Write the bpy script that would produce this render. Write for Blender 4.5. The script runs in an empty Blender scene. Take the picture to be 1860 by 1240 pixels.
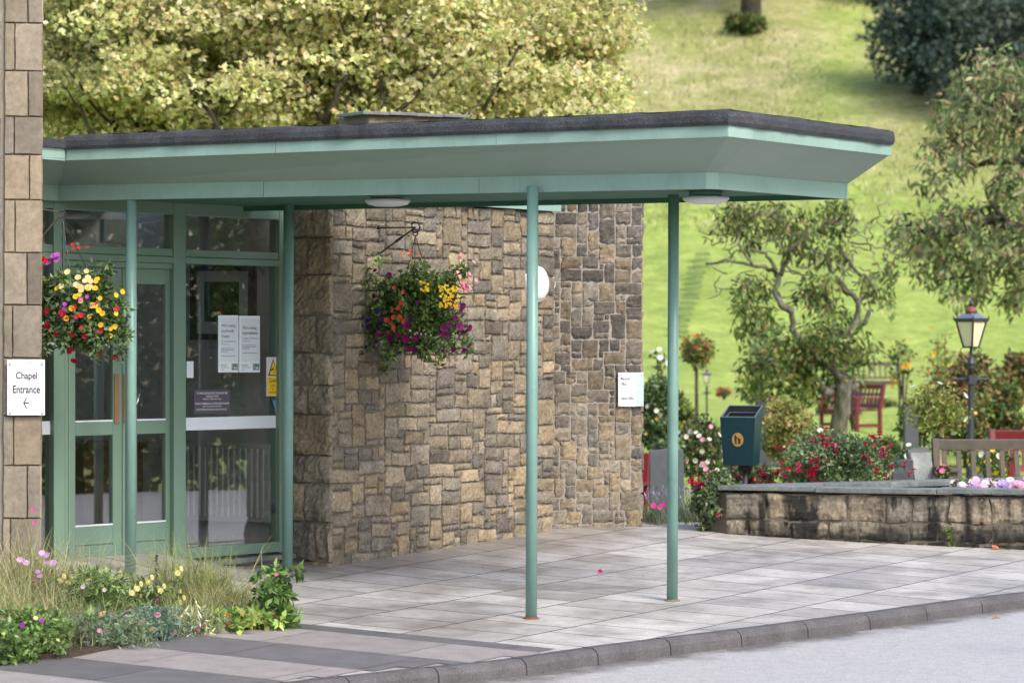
import bpy, math, random
import numpy as np
from mathutils import Vector, Matrix

# ------------------------------------------------------------------ camera, sky, sun, exposure
SC = bpy.context.scene
COL = SC.collection
F, YH, ROLL, HC = 6500.0, 620.0, 0.0035, 1.70        # focal length in photo pixels, eye height
cam_d = bpy.data.cameras.new("camera"); cam = bpy.data.objects.new("camera", cam_d); COL.objects.link(cam)
cam.location = (0, 0, HC); cam.rotation_euler = (math.pi / 2, -ROLL, 0)
cam_d.sensor_width = 36.0; cam_d.lens = 36.0 * F / 1860.0
cam_d.clip_start = 0.5; cam_d.clip_end = 1500
cam_d.dof.use_dof = True; cam_d.dof.focus_distance = 22.6; cam_d.dof.aperture_fstop = 4.4
SC.camera = cam

SUN_EL, SUN_AZ = math.radians(44), math.radians(140)   # azimuth clockwise from +Y (the view direction)
world = bpy.data.worlds.new("World"); SC.world = world; world.use_nodes = True
wn = world.node_tree
sky = wn.nodes.new("ShaderNodeTexSky"); sky.sky_type = 'NISHITA'; sky.sun_disc = False
sky.sun_elevation = SUN_EL; sky.sun_rotation = SUN_AZ
sky.air_density = 1.0; sky.dust_density = 3.0; sky.ozone_density = 1.0
wn.links.new(sky.outputs[0], wn.nodes['Background'].inputs[0])
wn.nodes['Background'].inputs[1].default_value = 0.15
sun_d = bpy.data.lights.new("sun", 'SUN'); sun_d.energy = 1.4; sun_d.angle = math.radians(20)
sun_d.color = (1.0, 0.95, 0.87)
sun = bpy.data.objects.new("sun", sun_d); COL.objects.link(sun)
sdir = Vector((math.sin(SUN_AZ) * math.cos(SUN_EL), math.cos(SUN_AZ) * math.cos(SUN_EL), math.sin(SUN_EL)))
sun.rotation_euler = sdir.to_track_quat('Z', 'Y').to_euler()
SC.view_settings.view_transform = 'Standard'; SC.view_settings.look = 'None'
SC.view_settings.exposure = 1.06; SC.view_settings.gamma = 1.0
SC.cycles.use_denoising = True
SC.cycles.max_bounces = 8; SC.cycles.diffuse_bounces = 3; SC.cycles.glossy_bounces = 3
SC.cycles.transmission_bounces = 4; SC.cycles.transparent_max_bounces = 8
SC.cycles.caustics_reflective = False; SC.cycles.caustics_refractive = False

# ------------------------------------------------------------------ geometry from the photograph
def der(px, py):
    dx, dy = px - 930.0, py - YH
    return dx * math.cos(ROLL) + dy * math.sin(ROLL), -dx * math.sin(ROLL) + dy * math.cos(ROLL)
def at(px, py, Y):
    x, y = der(px, py); return Vector((x * Y / F, Y, HC - y * Y / F))
def atz(px, py, z):
    x, y = der(px, py); return at(px, py, (HC - z) * F / y)
PA, PB, PC = -0.963, -0.01565, 0.047066                 # the sloping forecourt, fitted to the feet of the four posts
def plane_z(x, y): return PA + PB * x + PC * y
def G(px, py):                                           # pixel -> forecourt
    x, y = der(px, py); return at(px, py, (HC - PA) / (PC + y / F + PB * x / F))
PROF = [(-60, -2.4), (0, -.963), (26.9, .300), (28.2, .2), (30, .02), (33, -.05), (50, -.04), (65, .06), (90, .36), (110, 1.7), (124, 4.0), (142, 8.0),
        (156, 11.8), (172, 17.0), (186, 22.3), (210, 31.4), (300, 62), (420, 95)]
def terrain(x, y):
    z = np.interp(y, [p[0] for p in PROF], [p[1] for p in PROF])
    return float(z) + (PB * x if y < 27 else PB * x * max(0, 1 - (y - 27) / 8))
class VPlane:                                            # a vertical plane through two ground points
    def __init__(s, a, b, flip=1):
        s.o = Vector((a[0], a[1], 0)); d = Vector((b[0] - a[0], b[1] - a[1], 0)); s.len = d.length; s.d = d.normalized()
        s.n = Vector((s.d.y, -s.d.x, 0)) * flip
    def hit(s, px, py, off=0.0):
        x, y = der(px, py); r = Vector((x / F, 1, -y / F)); o = s.o + s.n * off
        t = (o - Vector((0, 0, HC))).dot(s.n) / r.dot(s.n)
        return Vector((0, 0, HC)) + r * t
    def sz(s, px, py, off=0.0):
        p = s.hit(px, py, off); return (p - s.o).dot(s.d), p.z
    def p(s, a, z, off=0.0): return s.o + s.d * a + s.n * off + Vector((0, 0, z))

# ------------------------------------------------------------------ materials
def lin(h):
    h = h.lstrip('#'); c = [int(h[i:i + 2], 16) / 255 for i in (0, 2, 4)]
    return tuple(x / 12.92 if x <= .04045 else ((x + .055) / 1.055) ** 2.4 for x in c)
class NT:
    def __init__(s, name):
        s.m = bpy.data.materials.new(name); s.m.use_nodes = True; s.t = s.m.node_tree
        s.b = s.t.nodes['Principled BSDF']; s.out = s.t.nodes['Material Output']
    def n(s, typ, **kw):
        nd = s.t.nodes.new(typ)
        for k, v in kw.items():
            if isinstance(v, (int, float, tuple)) and k in nd.inputs: nd.inputs[k].default_value = v
            elif hasattr(nd, k): setattr(nd, k, v)
        return nd
    def l(s, a, b): s.t.links.new(a, b)
    def coord(s): return s.n('ShaderNodeTexCoord').outputs['Object']
    def mapping(s, vec, scale=(1, 1, 1), rot=(0, 0, 0), loc=(0, 0, 0)):
        m = s.n('ShaderNodeMapping'); m.inputs['Scale'].default_value = scale; m.inputs['Rotation'].default_value = rot; m.inputs['Location'].default_value = loc
        s.l(vec, m.inputs[0]); return m.outputs[0]
    def noise(s, vec, scale, detail=4, rough=.55):
        nd = s.n('ShaderNodeTexNoise'); nd.inputs['Scale'].default_value = scale; nd.inputs['Detail'].default_value = detail
        nd.inputs['Roughness'].default_value = rough
        if vec is not None: s.l(vec, nd.inputs['Vector'])
        return nd.outputs['Fac']
    def ramp(s, fac, stops, interp='LINEAR'):
        r = s.n('ShaderNodeValToRGB'); cr = r.color_ramp; cr.interpolation = interp
        while len(cr.elements) < len(stops): cr.elements.new(.5)
        for e, (p, c) in zip(cr.elements, stops):
            e.position = p; e.color = (c, c, c, 1) if isinstance(c, (int, float)) else (*c, 1)
        s.l(fac, r.inputs[0]); return r.outputs[0]
    def mix(s, fac, a, b, mode='MIX'):
        m = s.n('ShaderNodeMix', data_type='RGBA', blend_type=mode)
        for i, v in ((0, fac), (6, a), (7, b)):
            if isinstance(v, (int, float)): m.inputs[i].default_value = v if i == 0 else (v, v, v, 1)
            elif isinstance(v, tuple): m.inputs[i].default_value = (*v[:3], 1)
            else: s.l(v, m.inputs[i])
        return m.outputs[2]
    def math(s, op, a, b=0.0):
        m = s.n('ShaderNodeMath', operation=op)
        for i, v in enumerate((a, b)):
            if isinstance(v, (int, float)): m.inputs[i].default_value = v
            else: s.l(v, m.inputs[i])
        return m.outputs[0]
    def bump(s, h, strength=.3, dist=.01):
        b = s.n('ShaderNodeBump'); b.inputs['Strength'].default_value = strength; b.inputs['Distance'].default_value = dist
        s.l(h, b.inputs['Height']); s.l(b.outputs[0], s.b.inputs['Normal'])
    def base(s, c):
        if isinstance(c, tuple): s.b.inputs['Base Color'].default_value = (*c, 1)
        else: s.l(c, s.b.inputs['Base Color'])
    def set(s, rough=.5, metal=0., spec=.5):
        s.b.inputs['Roughness'].default_value = rough; s.b.inputs['Metallic'].default_value = metal; s.b.inputs['Specular IOR Level'].default_value = spec
        return s.m
def paint(name, c, rough=.4, var=.12, scale=6, bump=.05, spec=.4, metal=0):
    t = NT(name); v = t.coord(); n = t.noise(v, scale, 5); n2 = t.noise(v, scale * 9, 3)
    f = t.math('ADD', t.math('MULTIPLY', n, .7), t.math('MULTIPLY', n2, .3))
    t.base(t.ramp(f, [(.25, tuple(x * (1 - var) for x in c)), (.75, tuple(min(1, x * (1 + var)) for x in c))]))
    t.bump(n2, bump, .004); return t.set(rough, metal, spec)
def attr_mat(name, rough=.8, scale=40, var=.35, bump=.5, dist=.006, spec=.25, grime=0.0, streak=0.0):
    t = NT(name); v = t.coord(); a = t.n('ShaderNodeAttribute'); a.attribute_name = 'Col'
    n = t.noise(v, scale, 6, .65); n2 = t.noise(v, scale * .16, 4)
    c = t.mix(1.0, a.outputs['Color'], t.ramp(n, [(.3, 1 - var), (.7, 1 + var * .6)]), 'MULTIPLY')
    c = t.mix(1.0, c, t.ramp(n2, [(.3, 1 - var * .7), (.68, 1 + var * .3)]), 'MULTIPLY')
    if grime:
        n3 = t.noise(t.mapping(v, (1.6, 1.6, 1.1)), 1.6, 6, .7)
        c = t.mix(t.ramp(n3, [(.5, 0.0), (.72, grime)]), c, (.06, .056, .052))
    if streak:
        n4 = t.noise(t.mapping(v, (5.0, 5.0, .55)), 1.3, 5, .6); n5 = t.noise(t.mapping(v, (1, 1, 2)), 3.0, 3)
        f = t.ramp(t.math('ADD', t.math('MULTIPLY', n4, .72), t.math('MULTIPLY', n5, .28)), [(.475, 0.0), (.56, streak)])
        c = t.mix(f, c, (.018, .017, .017)); sz = t.n('ShaderNodeSeparateXYZ'); t.l(v, sz.inputs[0])
        c = t.mix(t.ramp(t.math('ADD', sz.outputs['Z'], t.math('MULTIPLY', t.math('SUBTRACT', n5, .5), .35)), [(.26, .9), (.36, 0.0)]), c, (.02, .02, .018))
    t.base(c); t.bump(n, bump, dist); return t.set(rough, 0, spec)
def leaf_mat(name, trans=.3, rough=.5):
    t = NT(name); a = t.n('ShaderNodeAttribute'); a.attribute_name = 'Col'
    t.base(a.outputs['Color']); t.set(rough, 0, .3)
    tr = t.n('ShaderNodeBsdfTranslucent'); t.l(a.outputs['Color'], tr.inputs[0])
    mx = t.n('ShaderNodeMixShader'); mx.inputs[0].default_value = trans
    t.l(t.b.outputs[0], mx.inputs[1]); t.l(tr.outputs[0], mx.inputs[2]); t.l(mx.outputs[0], t.out.inputs[0]); return t.m
def bark_mat(name, c1, c2, scale=14):
    t = NT(name); v = t.mapping(t.coord(), (1, 1, .35)); n = t.noise(v, scale, 6, .7)
    t.base(t.ramp(n, [(.3, c1), (.7, c2)])); t.bump(n, .7, .03); return t.set(.9, 0, .2)

M = {}
def weathered_paint(name, c, rough):
    t = NT(name); v = t.coord(); n = t.noise(v, 4, 6, .65); n2 = t.noise(t.mapping(v, (9, 9, 1.2)), 3, 5, .7); n3 = t.noise(v, 60, 3)
    b = t.ramp(n, [(.3, tuple(x * .9 for x in c)), (.7, tuple(x * 1.08 for x in c))])
    b = t.mix(t.ramp(n2, [(.5, 0.0), (.75, .3)]), b, tuple(x * .62 for x in c)); b = t.mix(t.ramp(n3, [(.70, 0.0), (.76, .35)]), b, tuple(min(1, x * .6 + .02) for x in c))
    t.base(b); t.bump(n3, .08, .003); t.l(t.ramp(n, [(.3, rough * .8), (.7, rough * 1.4)]), t.b.inputs['Roughness']); t.b.inputs['Specular IOR Level'].default_value = .4; return t.m
M['fascia'] = weathered_paint('green gloss paint', lin('#85A198'), .35)
M['soffit'] = paint('green soffit paint', lin('#86998E'), .45, .08, 2.2, .04)
M['board'] = paint('green board paint', lin('#4E7365'), .65, .12, 5, .05, .15)
M['rim_shade'] = paint('dark green rim shade', lin('#2F5A4A'), .5, .1, 5, .05)  # shade on the canopy's rear rim, put into the colour
M['post'] = weathered_paint('green post paint', lin('#75988F'), .32)
M['door'] = paint('olive green paint', lin('#6B8576'), .35, .06, 6, .05)
M['white'] = paint('white panel', (.66, .66, .71), .35, .02, 3, .0)
M['offwhite'] = paint('opal plastic', (.80, .78, .68), .3, .03, 4, .0)
M['paper'] = paint('pale paper', (.72, .78, .82), .6, .03, 4, .0)
M['band'] = paint('frosted band', (.62, .68, .74), .5, .03, 3, .0)
M['pointing'] = paint('ashlar pointing', (.26, .225, .185), .9, .15, 20, .2)
M['ink'] = paint('dark ink', (.03, .035, .05), .6, .02, 3, 0)
M['greyink'] = paint('grey ink', (.20, .23, .25), .6, .02, 3, 0)
M['yellow'] = paint('sign yellow', (.80, .55, .03), .4, .03, 3, 0)
M['black'] = paint('black metal', (.015, .015, .018), .45, .2, 20, .1)
M['iron'] = paint('lamp iron', (.035, .036, .045), .4, .3, 12, .15)
M['rust'] = paint('red lead', (.20, .06, .04), .6, .3, 12, .15)
M['wood'] = paint('golden wood', lin('#83654A'), .45, .2, 10, .1)
M['teak'] = paint('weathered teak', (.105, .086, .07), .8, .3, 14, .25)
M['redpaint'] = paint('red bench paint', (.135, .009, .014), .4, .15, 8, .1)
M['teal'] = paint('pale teal vinyl', lin('#A9CBC6'), .4, .02, 3, 0)
M['bluevinyl'] = paint('blue vinyl', lin('#5E8AA0'), .5, .08, 9, 0)
M['purple'] = paint('grey violet film', (.075, .065, .085), .5, .05, 3, 0)
M['greenlogo'] = paint('green grey logo', lin('#5F7D76'), .5, .02, 3, 0)
M['bin'] = paint('bin blue green', (.005, .031, .044), .33, .25, 7, .1)
M['bin_inside'] = paint('dark bin lining', (.008, .010, .013), .6, .3, 12, .1)
M['binrim'] = paint('scuffed bin rim', (.10, .14, .19), .45, .3, 14, .1)
M['gold'] = paint('gold print', (.42, .22, .06), .5, .06, 6, 0)
M['slate'] = paint('dark slate', (.06, .068, .078), .5, .3, 9, .25)
M['plaster'] = paint('interior plaster', (.55, .53, .53), .8, .05, 2, .02)
M['carpet'] = paint('interior floor', (.10, .10, .11), .8, .2, 30, .1)
M['radiator'] = paint('radiator enamel', (.46, .445, .43), .4, .03, 2, 0)
M['soil'] = paint('soil', (.055, .04, .027), .95, .4, 12, .8)
M['cane'] = paint('timber stake', (.42, .32, .2), .8, .2, 9, .15)
M['lampglass'] = paint('frosted lamp glass', (.75, .66, .46), .35, .05, 5, 0)
M['chrome'] = paint('steel fixing', (.5, .5, .52), .3, .05, 9, 0, .5, .9)
M['stone'] = attr_mat('sandstone rubble', .88, 44, .42, 1.0, .008, .15, .5)
M['stone_far'] = attr_mat('weathered rubble', .85, 46, .42, .5, .006, .2, .7)
M['stone_low'] = attr_mat('stained planter stone', .85, 40, .42, .9, .009, .2, .35, .97)
M['mortar_low'] = paint('stained mortar', (.13, .11, .085), .95, .45, 7, .4)
M['ashlar'] = attr_mat('ashlar sandstone', .8, 26, .26, .3, .004, .2, .15)
M['leaf'] = leaf_mat('foliage'); M['petal'] = leaf_mat('petals', .35, .55)
M['bark'] = bark_mat('dark bark', (.025, .021, .016), (.11, .095, .07))
M['lichen'] = bark_mat('grey lichen bark', (.055, .048, .04), (.27, .255, .215), 12)
M['mortar'] = paint('mortar', (.175, .152, .125), .95, .25, 25, .4)
M['palemortar'] = paint('pale mortar', (.27, .248, .215), .95, .25, 25, .4)

def coping_mat():
    t = NT('slate coping'); v = t.coord(); n = t.noise(v, 5, 6, .7); n2 = t.noise(v, 45, 4)
    c = t.ramp(n, [(.3, (.085, .095, .09)), (.55, (.16, .175, .17)), (.75, (.27, .275, .265))])
    t.base(t.mix(1.0, c, t.ramp(n2, [(.3, .8), (.7, 1.15)]), 'MULTIPLY')); t.bump(n2, .3, .005); return t.set(.42, 0, .45)
M['coping'] = coping_mat()
def felt_mat():
    t = NT('mineral roofing felt'); v = t.coord(); n = t.noise(v, 260, 2); n2 = t.noise(v, 5, 5, .65)
    c = t.ramp(n, [(.38, (.014, .0155, .019)), (.58, (.05, .054, .063)), (.72, (.17, .18, .20))])
    t.base(t.mix(1.0, c, t.ramp(n2, [(.3, .6), (.7, 1.3)]), 'MULTIPLY')); t.bump(n, .6, .004); return t.set(.75, 0, .4)
M['felt'] = felt_mat()
UANG = math.atan2(.857, .515)                          # direction of the slab courses running away from the road
def paving_mat():
    t = NT('concrete flags'); v = t.coord(); r = t.mapping(v, (1, 1, 1), (0, 0, -UANG), (.0, .0, 0))
    b = t.n('ShaderNodeTexBrick'); b.offset = .5; b.offset_frequency = 2
    t.l(r, b.inputs['Vector']); b.inputs['Scale'].default_value = 1.0
    b.inputs['Brick Width'].default_value = .455; b.inputs['Row Height'].default_value = .62
    b.inputs['Mortar Size'].default_value = .008; b.inputs['Mortar Smooth'].default_value = .3; b.inputs['Bias'].default_value = 0
    b.inputs['Color1'].default_value = (.50, .478, .455, 1); b.inputs['Color2'].default_value = (.35, .333, .32, 1); b.inputs['Mortar'].default_value = (.05, .043, .035, 1)
    n = t.noise(v, 1.5, 5, .6); n2 = t.noise(v, 120, 3); n3 = t.noise(v, 8, 5, .7)
    c = t.mix(1.0, b.outputs['Color'], t.ramp(n3, [(.3, .82), (.7, 1.15)]), 'MULTIPLY')
    c = t.mix(1.0, c, t.ramp(n2, [(.3, .86), (.7, 1.1)]), 'MULTIPLY')
    n4 = t.noise(t.mapping(v, (1, 1, 1), (0, 0, .4), (3, 7, 0)), 3.2, 6, .72); c = t.mix(t.ramp(n4, [(.5, 0.0), (.7, .55)]), c, (.17, .155, .14)); n5 = t.noise(v, 34, 2); c = t.mix(t.ramp(n5, [(.74, 0.0), (.78, .5)]), c, (.62, .60, .57))
    da = t.n('ShaderNodeAttribute'); da.attribute_name = 'damp'; wet = t.ramp(t.math('ADD', t.math('MULTIPLY', da.outputs['Fac'], .24), n), [(.45, 0.0), (.68, 1.0)])
    c = t.mix(wet, c, t.mix(1.0, c, (.62, .60, .585), 'MULTIPLY'))
    t.base(c)
    t.l(t.ramp(wet, [(0, .62), (1, .38)]), t.b.inputs['Roughness'])
    h = t.math('ADD', t.math('MULTIPLY', b.outputs['Fac'], -1.0), t.math('MULTIPLY', n2, .12)); t.bump(h, .5, .006)
    t.b.inputs['Specular IOR Level'].default_value = .45; return t.m
M['paving'] = paving_mat()
def asphalt_mat():
    t = NT('worn wet asphalt'); v = t.coord(); n = t.noise(v, .7, 5, .6); n2 = t.noise(v, 75, 4, .7); n3 = t.noise(v, 14, 5, .7)
    c = t.ramp(n2, [(.3, (.24, .23, .23)), (.5, (.395, .38, .38)), (.72, (.57, .55, .55))])
    c = t.mix(1.0, c, t.ramp(n3, [(.3, .85), (.7, 1.12)]), 'MULTIPLY')
    wet = t.ramp(t.noise(t.mapping(v, (1, 1, 1), (0, 0, .75)), .9, 5, .6), [(.55, 0.0), (.72, 1.0)]); c = t.mix(wet, c, t.mix(1.0, c, (.86, .85, .86), 'MULTIPLY'))
    ea = t.n('ShaderNodeAttribute'); ea.attribute_name = 'edge'; gf = t.ramp(t.math('ADD', ea.outputs['Fac'], t.math('MULTIPLY', t.math('SUBTRACT', t.noise(v, 3, 6, .7), .5), .45)), [(.0, .85), (.16, 0.0)]); c = t.mix(gf, c, (.075, .068, .062))
    t.base(c); t.l(t.ramp(wet, [(0, .5), (1, .34)]), t.b.inputs['Roughness']); t.bump(n2, .5, .006); return t.m
M['road'] = asphalt_mat()
def kerb_mat():
    t = NT('kerb concrete'); v = t.coord(); n = t.noise(v, 150, 3); n2 = t.noise(v, 5, 5, .65)
    c = t.ramp(n, [(.3, (.058, .055, .057)), (.7, (.145, .138, .142))]); c = t.mix(1.0, c, t.ramp(n2, [(.3, .65), (.7, 1.15)]), 'MULTIPLY')
    t.base(c); t.bump(n, .5, .005); return t.set(.7, 0, .3)
M['kerb'] = kerb_mat()
def lawn_mat():
    t = NT('mown lawn and rough grass'); v = t.coord(); sep = t.n('ShaderNodeSeparateXYZ'); t.l(v, sep.inputs[0])
    n = t.noise(v, .12, 6, .65); n2 = t.noise(v, 2.2, 5, .7); n3 = t.noise(v, .5, 5, .7)
    green = t.ramp(n3, [(.3, (.20, .28, .06)), (.52, (.29, .37, .085)), (.72, (.38, .44, .125))])
    dry = t.ramp(n3, [(.3, (.22, .25, .07)), (.5, (.36, .35, .15)), (.7, (.53, .44, .28))])
    dry = t.mix(t.ramp(n, [(.45, 0.0), (.62, .75)]), dry, (.23, .26, .07))
    hgt = t.math('ADD', sep.outputs['Z'], t.math('MULTIPLY', t.math('SUBTRACT', n, .5), 8.0))
    f = t.ramp(t.math('DIVIDE', hgt, 20.0), [(.34, 0.0), (.50, 1.0)])
    # the mown track up through the rough grass
    dx = t.math('ABSOLUTE', t.math('SUBTRACT', sep.outputs['X'], t.math('MULTIPLY_ADD', sep.outputs['Y'], .137)))
    nd = dx.node; sub = nd.inputs[0].links[0].from_node; ma = sub.inputs[1].links[0].from_node; ma.inputs[2].default_value = -7.4
    tr = t.ramp(t.math('DIVIDE', t.math('ADD', dx, t.math('MULTIPLY', n3, .8)), 4.0), [(.1, 0.25), (.75, 1.0)])
    f = t.math('MULTIPLY', f, tr)
    c = t.mix(f, green, dry)
    c = t.mix(1.0, c, t.ramp(n2, [(.3, .72), (.7, 1.2)]), 'MULTIPLY')
    t.base(c); t.bump(n2, 1.0, .15); return t.set(.9, 0, .15)
M['lawn'] = lawn_mat()
M['turfstep'] = paint('worn turf', (.15, .21, .055), .95, .4, 3, .5)
def stripe_mat():
    t = NT('striped flags'); v = t.coord(); a = t.n('ShaderNodeAttribute'); a.attribute_name = 'Col'
    n = t.noise(v, 170, 3); n2 = t.noise(v, 6, 5)
    c = t.mix(1.0, a.outputs['Color'], t.ramp(n, [(.3, .72), (.7, 1.3)]), 'MULTIPLY'); c = t.mix(1.0, c, t.ramp(n2, [(.3, .85), (.7, 1.12)]), 'MULTIPLY')
    t.base(c); t.bump(n, .5, .004); return t.set(.6, 0, .35)
M['stripe'] = stripe_mat()
def glass_mat(name, tint, refl):
    t = NT(name); t.t.nodes.remove(t.b)
    tr = t.n('ShaderNodeBsdfTransparent'); tr.inputs[0].default_value = (*tint, 1)
    gl = t.n('ShaderNodeBsdfGlossy'); gl.inputs['Roughness'].default_value = .0; gl.inputs[0].default_value = (.95, .97, 1, 1)
    lw = t.n('ShaderNodeLayerWeight'); lw.inputs[0].default_value = .5
    f = t.math('ADD', t.math('MULTIPLY', t.math('POWER', lw.outputs['Facing'], 4.0), .75), refl)
    mx = t.n('ShaderNodeMixShader'); t.l(f, mx.inputs[0]); t.l(tr.outputs[0], mx.inputs[1]); t.l(gl.outputs[0], mx.inputs[2])
    t.l(mx.outputs[0], t.out.inputs[0]); return t.m
M['glass'] = glass_mat('window glass', (.88, .90, .89), .15)
def picture_mat():
    t = NT('garden photograph print'); v = t.coord(); n = t.noise(v, 30, 5, .7); n2 = t.noise(v, 14, 3)
    c = t.ramp(n, [(.3, (.008, .015, .006)), (.5, (.05, .09, .025)), (.62, (.16, .2, .06)), (.75, (.3, .3, .12))])
    t.base(t.mix(t.ramp(n2, [(.62, 0.0), (.66, 1.0)]), c, (.5, .06, .05))); return t.set(.3)
M['picture'] = picture_mat()

# ------------------------------------------------------------------ mesh helpers
def finish(me, name, mats, parent, kind=None, smooth=False):
    o = bpy.data.objects.new(name, me); COL.objects.link(o)
    for m in (mats if isinstance(mats, (list, tuple)) else [mats]): me.materials.append(M[m] if isinstance(m, str) else m)
    if smooth and len(me.polygons): me.polygons.foreach_set('use_smooth', [True] * len(me.polygons))
    if parent is not None:
        o.parent = parent
        if parent.type == 'EMPTY': o.matrix_parent_inverse = Matrix.Translation(-parent.location)
    if kind: o['kind'] = kind
    return o
def fast(name, V, Q, mats, parent=None, colors=None, kind=None, smooth=False):
    V = np.asarray(V, np.float32).reshape(-1, 3); Q = np.asarray(Q, np.int32); k = Q.shape[1]
    me = bpy.data.meshes.new(name); me.vertices.add(len(V)); me.vertices.foreach_set('co', V.ravel())
    me.loops.add(Q.size); me.loops.foreach_set('vertex_index', Q.ravel())
    me.polygons.add(len(Q)); me.polygons.foreach_set('loop_start', np.arange(0, Q.size, k, dtype=np.int32))
    me.update(calc_edges=True)
    if colors is not None:
        a = me.attributes.new('Col', 'FLOAT_COLOR', 'FACE'); c = np.ones((len(Q), 4), np.float32); c[:, :3] = colors; a.data.foreach_set('color', c.ravel())
    return finish(me, name, mats, parent, kind, smooth)
class MB:
    def __init__(s): s.V = []; s.F = []; s.m = []; s.c = []
    def add(s, vs, fs, m=0, c=(1, 1, 1)):
        b = len(s.V); s.V += [tuple(v) for v in vs]; s.F += [tuple(i + b for i in f) for f in fs]; s.m += [m] * len(fs); s.c += [c] * len(fs); return s
    def pbox(s, o, ex, ey, ez, m=0, c=(1, 1, 1)):
        o, ex, ey, ez = map(Vector, (o, ex, ey, ez))
        vs = [o, o + ex, o + ex + ey, o + ey]; vs += [v + ez for v in vs]
        return s.add(vs, [(3, 2, 1, 0), (4, 5, 6, 7), (0, 1, 5, 4), (1, 2, 6, 5), (2, 3, 7, 6), (3, 0, 4, 7)], m, c)
    def box(s, c, d, rz=0, m=0, col=(1, 1, 1)):
        R = Matrix.Rotation(rz, 3, 'Z'); ex, ey, ez = R @ Vector((d[0], 0, 0)), R @ Vector((0, d[1], 0)), Vector((0, 0, d[2]))
        return s.pbox(Vector(c) - (ex + ey + ez) / 2, ex, ey, ez, m, col)
    def prism(s, poly, ext, m=0, c=(1, 1, 1)):
        ext = Vector(ext); n = len(poly); vs = [Vector(p) for p in poly] + [Vector(p) + ext for p in poly]
        return s.add(vs, [tuple(range(n - 1, -1, -1)), tuple(range(n, 2 * n))] + [(i, (i + 1) % n, n + (i + 1) % n, n + i) for i in range(n)], m, c)
    def tube(s, pts, rad, n=8, m=0, c=(1, 1, 1)):
        pts = [Vector(p) for p in pts]; k = len(pts); rad = [rad] * k if isinstance(rad, (int, float)) else rad
        vs = []; up = Vector((.13, .21, .97)).normalized(); prev = None
        for i, p in enumerate(pts):
            d = (pts[min(i + 1, k - 1)] - pts[max(i - 1, 0)])
            d = d.normalized() if d.length > 1e-9 else Vector((0, 0, 1))
            if prev is None:
                a = d.cross(up)
                if a.length < .05: a = d.cross(Vector((1, 0, 0)))
            else: a = prev - d * prev.dot(d)
            a = a.normalized(); prev = a; b = d.cross(a)
            vs += [p + (a * math.cos(2 * math.pi * j / n) + b * math.sin(2 * math.pi * j / n)) * rad[i] for j in range(n)]
        fs = [(i * n + j, i * n + (j + 1) % n, (i + 1) * n + (j + 1) % n, (i + 1) * n + j) for i in range(k - 1) for j in range(n)]
        fs += [tuple(range(n - 1, -1, -1)), tuple(range((k - 1) * n, k * n))]
        return s.add(vs, fs, m, c)
    def lathe(s, prof, c=(0, 0, 0), n=16, m=0, col=(1, 1, 1), rot=0, sx=1, sy=1):
        c = Vector(c); vs = [c + Vector((sx * r * math.cos(rot + 2 * math.pi * j / n), sy * r * math.sin(rot + 2 * math.pi * j / n), z)) for r, z in prof for j in range(n)]
        k = len(prof); fs = [(i * n + j, i * n + (j + 1) % n, (i + 1) * n + (j + 1) % n, (i + 1) * n + j) for i in range(k - 1) for j in range(n)]
        fs += [tuple(range(n - 1, -1, -1)), tuple(range((k - 1) * n, k * n))]
        return s.add(vs, fs, m, col)
    def build(s, name, mats, parent=None, kind=None, smooth=False, bevel=0, col=False):
        me = bpy.data.meshes.new(name); me.from_pydata(s.V, [], s.F)
        me.polygons.foreach_set('material_index', s.m)
        if col:
            a = me.attributes.new('Col', 'FLOAT_COLOR', 'FACE'); a.data.foreach_set('color', np.array([(*c, 1) for c in s.c], np.float32).ravel())
        me.update()
        o = finish(me, name, mats, parent, kind, smooth)
        if bevel:
            b = o.modifiers.new('bevel', 'BEVEL'); b.width = bevel; b.segments = 2; b.limit_method = 'ANGLE'; b.angle_limit = math.radians(40)
        return o
def tag(o, label, cat, group=None):
    o['label'] = label; o['category'] = cat
    if group: o['group'] = group
    return o
def thing(name, label, cat, loc, group=None):
    o = bpy.data.objects.new(name, None); COL.objects.link(o); o.location = loc; o.empty_display_size = .1
    return tag(o, label, cat, group)
def dup(root, loc, rz=0, label=None, scale=1):
    r = root.copy(); COL.objects.link(r); r.location = loc; r.rotation_euler = (0, 0, rz); r.scale = (scale,) * 3
    if label: r['label'] = label
    for ch in list(root.children):
        c = ch.copy(); COL.objects.link(c); c.parent = r
        for g in list(ch.children):
            d = g.copy(); COL.objects.link(d); d.parent = c
    return r
_tc = {}
def text2d(body):
    if body in _tc: return _tc[body]
    cu = bpy.data.curves.new('t', 'FONT'); cu.body = body; cu.align_x = 'CENTER'; cu.resolution_u = 3; cu.offset = .014 if body in ('Chapel', 'Entrance') else .003
    o = bpy.data.objects.new('t', cu); COL.objects.link(o)
    me = bpy.data.meshes.new_from_object(o.evaluated_get(bpy.context.evaluated_depsgraph_get()))
    V = np.array([v.co[:2] for v in me.vertices]); Fs = [tuple(p.vertices) for p in me.polygons]
    bpy.data.objects.remove(o); bpy.data.curves.remove(cu); bpy.data.meshes.remove(me)
    lo, hi = V.min(0), V.max(0); _tc[body] = ((V - lo) / (hi - lo), Fs); return _tc[body]
def letter(mb, pl, body, px0, px1, py0, py1, off, m=0):   # lettering fitted between pixel limits on a vertical plane
    V, Fs = text2d(body); s0, z1 = pl.sz(px0, py0, off); s1, _ = pl.sz(px1, py0, off); _, z0 = pl.sz(px0, py1, off)
    mb.add([pl.p(s0 + (s1 - s0) * v[0], z0 + (z1 - z0) * v[1], off) for v in V], Fs, m)
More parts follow.
